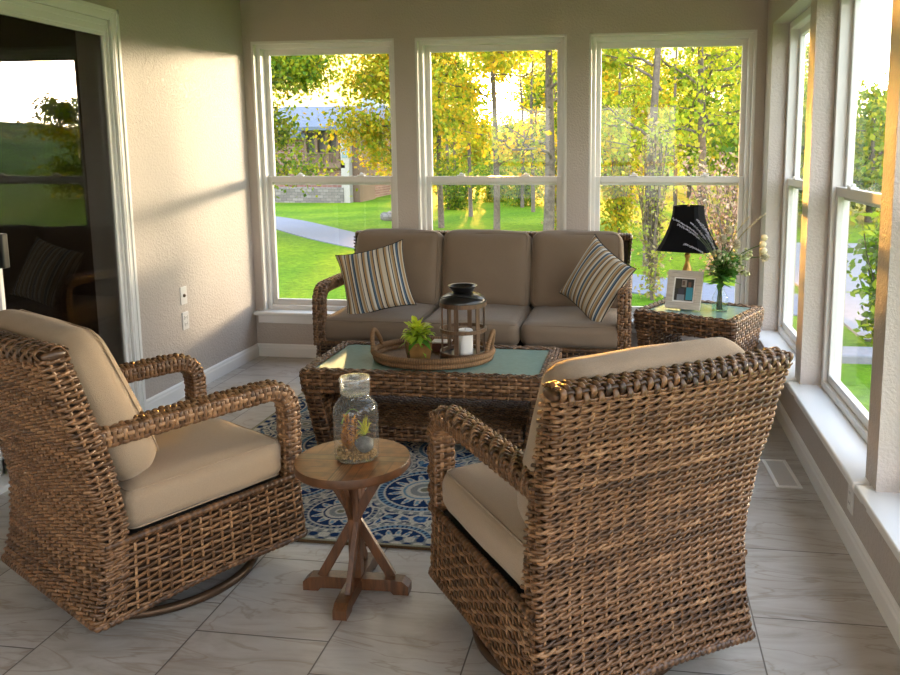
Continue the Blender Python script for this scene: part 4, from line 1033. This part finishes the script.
# ---- trees
SUN = np.array((-.17625, .98434, .06639)); SUN /= np.linalg.norm(SUN)
RC = np.array((.5, 3.7, 1.5))
def tree(name, label, cat, loc, h, tr, crown_r, crown_z0, nleaf, lsz, cols, group=None, seed=0, nbr=16, sparse=.3, lean=(0, 0), bare=False, droop=.15, prune=True):
    R = random.Random(seed); t = thing(name, label, cat, loc, 0, group)
    mb = MB(); ends = []
    k = 12; ph = R.uniform(0, 6)
    zs = np.linspace(0, h, k); tp = np.c_[lean[0] * (zs / h) + .12 * np.sin(zs * .7 + ph) * zs / h, lean[1] * (zs / h) + .12 * np.cos(zs * .6 + ph) * zs / h, zs]
    mb.tube(tp, tr * (1 - .85 * (zs / h)) + .004, 8)
    for i in range(nbr):
        f = R.uniform(max(.12, crown_z0 / h * .9), .97); z = f * h; b0 = np.array([np.interp(z, zs, tp[:, j]) for j in range(3)])
        a = i * 2.4 + R.uniform(-.5, .5); L = crown_r * (1.05 - .55 * abs(f - .5) * 2 * (1 if f > .5 else .3)) * R.uniform(.6, 1.1)
        el = R.uniform(.15, .75); s = np.linspace(0, 1, 7)
        p = b0 + np.c_[L * s * math.cos(a) * math.cos(el), L * s * math.sin(a) * math.cos(el), L * s * math.sin(el) - droop * L * s * s]
        p += np.c_[.06 * L * np.sin(s * 6 + i), .06 * L * np.cos(s * 5 + i), .04 * L * np.sin(s * 7)]
        br = tr * .38 * (1 - f * .6); mb.tube(p, br * (1 - .85 * s) + .003, 6); ends.append((p, L))
        for q in range(4):
            s0 = R.uniform(.3, .95); c0 = np.array([np.interp(s0, s, p[:, j]) for j in range(3)]); a2 = a + R.uniform(-1.3, 1.3); L2 = L * R.uniform(.25, .5); el2 = R.uniform(-.2, .8)
            s2 = np.linspace(0, 1, 4); p2 = c0 + np.c_[L2 * s2 * math.cos(a2) * math.cos(el2), L2 * s2 * math.sin(a2) * math.cos(el2), L2 * s2 * math.sin(el2)]
            mb.tube(p2, br * .45 * (1 - .8 * s2) + .0025, 5); ends.append((p2, L2))
    mb.build('trunk', M['bark'], t, smooth=True)
    if nleaf:
        g = np.random.default_rng(seed + 1); wt = np.array([e[1] for e in ends]); idx = g.choice(len(ends), nleaf, p=wt / wt.sum())
        s = g.uniform(.25, 1.05, nleaf); Pq = np.empty((nleaf, 3))
        for j, e in enumerate(ends):
            mk = idx == j
            if mk.any():
                ss = np.linspace(0, 1, len(e[0])); Pq[mk] = np.stack([np.interp(s[mk], ss, e[0][:, c]) for c in range(3)], -1)
        Pq += g.normal(0, 1, (nleaf, 3)) * sparse * np.array((1, 1, .75)) * (.55 + .45 * g.random((nleaf, 1)))
        if prune:
            w = Pq + np.array(loc) - RC; al = w @ SUN; perp = np.linalg.norm(w - al[:, None] * SUN, axis=1)
            keep = (perp > 1.15) | (g.random(nleaf) < .2); Pq = Pq[keep]
        k2 = len(Pq); A = g.normal(0, 1, (k2, 3)); A[:, 2] -= .5; A /= np.linalg.norm(A, axis=1)[:, None]; Bv = np.cross(A, g.normal(0, 1, (k2, 3))); Bv /= np.linalg.norm(Bv, axis=1)[:, None]
        sz = lsz * g.uniform(.6, 1.3, (k2, 1)); V = np.stack([Pq, Pq + A * sz * .5 + Bv * sz * .32, Pq + A * sz, Pq + A * sz * .5 - Bv * sz * .32], 1)
        cl = np.array(cols); C = cl[g.integers(0, len(cl), k2)] * g.uniform(.7, 1.25, (k2, 1)); mm = MB()
        mm.add(V.reshape(-1, 3), np.arange(k2 * 4).reshape(-1, 4), np.repeat(C, 4, 0)); mm.build('foliage', M['leaf'], t)
    return t
YG = [(.40, .42, .02), (.33, .39, .02), (.50, .45, .025), (.22, .32, .02)]
GR = [(.14, .25, .02), (.22, .32, .02), (.32, .37, .02), (.09, .18, .02)]
GO = [(.58, .42, .02), (.50, .42, .02), (.38, .37, .02), (.62, .38, .02)]
def spot(px, Y): p = at(px, 150, Y); return (p[0], Y, GZ)
tree('leafy_tree', 'yellow green tree left of the brick house in the left window', 'tree', spot(264, 19), 6.4, .12, 1.85, 1.5, 22000, .13, YG + GR, 'trees near the house', 1, 34, .42, prune=False)
tree('leafy_tree', 'golden leafy tree right of the brick house in the left window', 'tree', spot(402, 21), 6.8, .12, 1.6, 1.7, 15000, .13, YG + GO, 'trees near the house', 2, 32, .40, prune=False)
tree('tall_tree', 'tall tree with thick trunk beside the sun in the middle window', 'tree', spot(548, 17), 8.0, .125, 2.2, 2.0, 8000, .13, GO + YG, 'trees on the lawn', 3, 20, .30, (.15, 0))
tree('tall_tree', 'slender tree left of the sun in the middle window', 'tree', spot(496, 19), 8.0, .085, 1.8, 1.8, 7000, .13, GO + YG, 'trees on the lawn', 4, 18, .28)
tree('leafy_tree', 'green leafy tree at the left edge of the middle window', 'tree', spot(440, 22), 6.6, .09, 1.7, 1.6, 6000, .14, GR + YG, 'trees on the lawn', 5, 20, .32)
tree('tall_tree', 'forked tree behind the left half of the right window', 'tree', spot(650, 15), 7.5, .10, 1.9, 2.1, 3800, .12, YG, 'trees on the lawn', 6, 20, .30, (.1, 0))
tree('tall_tree', 'branching tree behind the lamp in the right window', 'tree', spot(704, 17), 7.5, .10, 2.1, 2.1, 4200, .12, YG, 'trees on the lawn', 7, 22, .30, (-.1, 0))
wood = [(412, 46), (430, 41), (455, 35), (478, 42), (515, 37), (535, 44), (570, 36), (605, 41), (632, 35), (668, 42), (690, 36), (725, 40), (752, 35), (780, 42)]
protos = [tree('woodland_tree', 'bushy tree in the wood along the far edge of the lawn', 'tree', (0, 0, 0), 8.5, .14, 2.6, .7, 7000, .21, c, 'trees of the far wood', 20 + i, 26, .45, prune=False) for i, c in enumerate((YG + GR, GR, YG + GO))]
def copy_tree(o):
    c = o.copy(); COL.objects.link(c)
    for ch in o.children: d_ = ch.copy(); COL.objects.link(d_); d_.parent = c
    return c
for i, (px, Y) in enumerate(wood):
    o = protos[i] if i < 3 else copy_tree(protos[i % 3])
    p = spot(px, Y); o.location = (p[0], p[1], GZ + .1); o.rotation_euler = (0, 0, i * 1.7); s = rnd.uniform(.75, 1.05); o.scale = (s, s, s * rnd.uniform(.8, 1.05))
    if 420 < px < 560: o.scale = (s * .8, s * .8, .6 + .15 * rnd.random())
    if 465 < px < 530: o.scale = (s * .8, s * .8, .38)
# slim trunks in the wood
for i, (px, Y) in enumerate([(418, 27), (448, 29), (470, 26), (522, 30), (533, 28), (574, 27), (617, 26), (676, 25), (735, 27)]):
    tree('slim_tree', 'thin bare trunked tree at the edge of the wood', 'tree', spot(px, Y), 7.0, .07, 1.2, 2.6, 700, .15, YG, 'thin trees at the wood edge', 40 + i, 10, .25)
# shrubs
def shrub(label, loc, h, w, n_, lsz, cols, seed, stems=14, stemcol=None, group=None):
    R = random.Random(seed); t = thing('shrub', label, 'shrub', loc, 0, group); m = MB(); tips = []
    for i in range(stems):
        a = R.uniform(0, 2 * PI); r_ = R.uniform(.1, 1) * w; s = np.linspace(0, 1, 7)
        p = np.c_[r_ * s ** 1.3 * math.cos(a) + .02 * np.sin(s * 9 + i), r_ * s ** 1.3 * math.sin(a), h * R.uniform(.7, 1.05) * s]
        m.tube(p, .016 * (1 - .8 * s) + .003, 5); tips.append(p)
        for q in range(3):
            c0 = p[R.randint(2, 5)]; a2 = R.uniform(0, 6.28); m.tube([c0, c0 + np.array((.2 * w * math.cos(a2), .2 * w * math.sin(a2), .22 * h))], [.006, .002], 4)
    m.build('stems', M['bark'], t, smooth=True)
    g = np.random.default_rng(seed); P = np.array([tips[g.integers(stems)][g.integers(1, 7)] for _ in range(n_)]) + g.normal(0, 1, (n_, 3)) * np.array((.16 * w + .05, .16 * w + .05, .09 * h))
    P[:, 2] = np.maximum(P[:, 2], .03)
    A = g.normal(0, 1, (n_, 3)); A /= np.linalg.norm(A, axis=1)[:, None]; B = np.cross(A, g.normal(0, 1, (n_, 3))); B /= np.linalg.norm(B, axis=1)[:, None]
    sz = lsz * g.uniform(.6, 1.3, (n_, 1)); V = np.stack([P, P + A * sz * .5 + B * sz * .3, P + A * sz, P + A * sz * .5 - B * sz * .3], 1)
    cl = np.array(cols); C = cl[g.integers(0, len(cl), n_)] * g.uniform(.7, 1.3, (n_, 1)); mm = MB(); mm.add(V.reshape(-1, 3), np.arange(n_ * 4).reshape(-1, 4), np.repeat(C, 4, 0)); mm.build('foliage', M['leaf'], t)
    return t
BR = [(.30, .22, .12), (.36, .30, .14), (.30, .34, .06)]
PK = [(.50, .32, .26), (.55, .44, .34), (.42, .40, .10), (.36, .22, .18)]
shrub('tall brown twiggy shrub behind the end table in the right window', spot(655, 11.5), 2.3, .32, 1500, .07, BR + [(.4, .42, .05)], 61, 26)
shrub('pink blossoming shrub right of the lamp in the right window', spot(728, 14), 2.0, .75, 2600, .08, PK, 62, 20)
shrub('yellow shrub at the bottom of the right window', spot(620, 20), 2.6, .9, 2500, .12, YG + GO, 63, 16)
shrub('tan brush right of the trunk in the middle window', spot(562, 22), 2.2, .8, 2500, .10, BR + GO, 64, 20)
shrub('low dark green brush at the wood edge in the middle window', spot(455, 29), 1.5, 1.2, 2500, .13, GR, 65, 16)
shrub('yellow green brush at the wood edge behind the sofa', spot(522, 31), 1.7, 1.4, 3000, .13, GR + YG, 66, 16)
shrub('dense brush added under the sun to close the wood edge in the middle window', spot(497, 33), 1.7, 1.5, 3500, .14, GR + YG, 68, 18)  # added to plug the gap that let sun onto the lawn
shrub('leafy shrub beside the parking pad in the right side window', (2.75, 8.95, GZ), 1.4, .38, 1500, .10, GR + [(.16, .2, .08)], 67, 16)
# right-hand side
for i, (x, y, h) in enumerate(((7.0, 25, 3.3), (8.8, 29, 3.7), (5.3, 27.5, 3.6), (10.6, 31, 3.9), (4.0, 24, 3.6), (13.5, 30, 4.0), (19, 33, 4.3))):
    tree('bushy_tree', 'rounded green tree beyond the parking pad on the right', 'tree', (x, y, GZ), h, .12, 2.0, .5, 5200, .20, GR + YG, 'trees beyond the parking pad', 80 + i, 22, .4, prune=False)
tree('leafy_tree', 'tall open tree reflected in the sliding door', 'tree', (17.5, 17.5, GZ), 9.5, .16, 2.2, 2.2, 3600, .17, GR + YG, None, 95, 22, .4, prune=False)
# wooded hills
n = 220; a = np.linspace(math.radians(-80), math.radians(80), n); rows = []
for k, rr in enumerate(np.linspace(0, 1, 14)):
    r_ = 90 + rr * 80
    hh = np.array([(3.2 + 5.5 * rr) * (.85 + .3 * mnoise.noise(Vector((math.cos(q) * 5, math.sin(q) * 5, rr)))) * min(1, rr * 5) + 1.1 * mnoise.noise(Vector((q * 55, rr * 9, 0))) for q in a])
    rows.append(np.c_[np.sin(a) * r_, np.cos(a) * r_, hh + GZ])
m = MB(); m.grid(np.array(rows)); struct(m.build('hillside', pbr('wooded_hill', (.16, .24, .04), .9, noise=.6, nscale=.5, bump=1.0, bscale=.8), smooth=True))

# ================================================================== LIGHT
w = bpy.data.worlds.new('sky'); SC.world = w; w.use_nodes = True; nt = w.node_tree; nt.nodes.clear(); N = NT(nt)
out = N.n('OutputWorld'); bg = N.n('Background')
g = N.n('TexCoord').outputs['Generated']
s = N.n('SeparateXYZ', {0: g})
el = s.outputs[2]
base = N.ramp(N.m('ADD', N.m('MULTIPLY', el, .5), .5), [(.0, (.20, .22, .12)), (.495, (.30, .30, .20)), (.51, (1.0, .90, .70)), (.56, (.95, .92, .86)), (.7, (.66, .78, .98)), (1.0, (.45, .62, .95))])
def lobe(d_, k):
    dv = Vector(d_).normalized()
    dt = N.n('VectorMath', {0: g, 1: tuple(dv)}, operation='DOT_PRODUCT').outputs['Value']
    return N.m('EXPONENT', N.m('MULTIPLY', N.m('SUBTRACT', dt, 1.0), k))
def add(c, fac, col, st):
    x = N.n('VectorMath', {0: tuple(v * st for v in col)}, operation='SCALE'); N.l(fac, x.inputs['Scale'])
    return N.n('VectorMath', {0: c, 1: x.outputs[0]}, operation='ADD').outputs[0]
c = N.mix(N.m('MINIMUM', N.m('MULTIPLY', lobe(SUN, 9), .95), 1.0), base, (1.5, .95, .16))
c = add(c, lobe(SUN, 2600), (1.0, .88, .5), 30.0)
# bright low evening glow to the right of the sun: wide in azimuth, narrow in elevation
az = N.m('ARCTAN2', s.outputs[0], s.outputs[1])
ga = N.m('EXPONENT', N.m('MULTIPLY', N.m('POWER', N.m('DIVIDE', N.m('SUBTRACT', az, math.radians(40)), math.radians(17)), 2.0), -1.0))
ge = N.m('EXPONENT', N.m('MULTIPLY', N.m('POWER', N.m('DIVIDE', N.m('SUBTRACT', el, .075), .05), 2.0), -1.0))
c = add(c, N.m('MULTIPLY', ga, ge), (1.0, .77, .52), 62.0)
c = add(c, lobe((.25, -1, .5), 2.2), (.97, .97, 1.0), .85)  # sky glow added behind the camera to brighten the interior
N.l(c, bg.inputs[0]); bg.inputs[1].default_value = 1.0; N.l(bg.outputs[0], out.inputs[0])
sl = bpy.data.lights.new('evening_sun', 'SUN'); sl.energy = 11.0; sl.color = (1.0, .44, .07); sl.angle = math.radians(1.5)
so = bpy.data.objects.new('evening_sun', sl); COL.objects.link(so); so.rotation_euler = Vector(SUN).to_track_quat('Z', 'Y').to_euler(); so.location = (-2, 12, 4)

# ================================================================== CAMERA
cam = bpy.data.cameras.new('camera'); co = bpy.data.objects.new('camera', cam); COL.objects.link(co); SC.camera = co
cam.sensor_fit = 'HORIZONTAL'; cam.sensor_width = 36; cam.lens = 789.757 / 900 * 36
cam.shift_x = -(525.16 - 450) / 900; cam.shift_y = (259.86 - 337.5) / 900
cam.clip_start = .05; cam.clip_end = 600
yaw, pit, rol = [math.radians(a) for a in (7.90606963, 7.78979425, -.21908682)]
cy, sy, cp, sp, cr, sr = math.cos(yaw), math.sin(yaw), math.cos(pit), math.sin(pit), math.cos(rol), math.sin(rol)
f = np.array([-sy * cp, cy * cp, -sp]); r_ = np.array([cy, sy, 0]); u = np.cross(r_, f); r2 = cr * r_ + sr * u; u2 = -sr * r_ + cr * u
mw = Matrix.Identity(4)
for i in range(3): mw[i][0] = r2[i]; mw[i][1] = u2[i]; mw[i][2] = -f[i]
mw.translation = Vector((0, 0, 1.55)); co.matrix_world = mw

SC.view_settings.view_transform = 'Standard'; SC.view_settings.look = 'None'; SC.view_settings.gamma = 1.0; SC.view_settings.use_curve_mapping = False
SC.view_settings.exposure = 2.05
SC.cycles.max_bounces = 10; SC.cycles.transparent_max_bounces = 16; SC.cycles.diffuse_bounces = 5; SC.cycles.glossy_bounces = 5
SC.cycles.caustics_reflective = False; SC.cycles.caustics_refractive = False
SC.cycles.sample_clamp_indirect = 6.0
SC.cycles.use_denoising = True
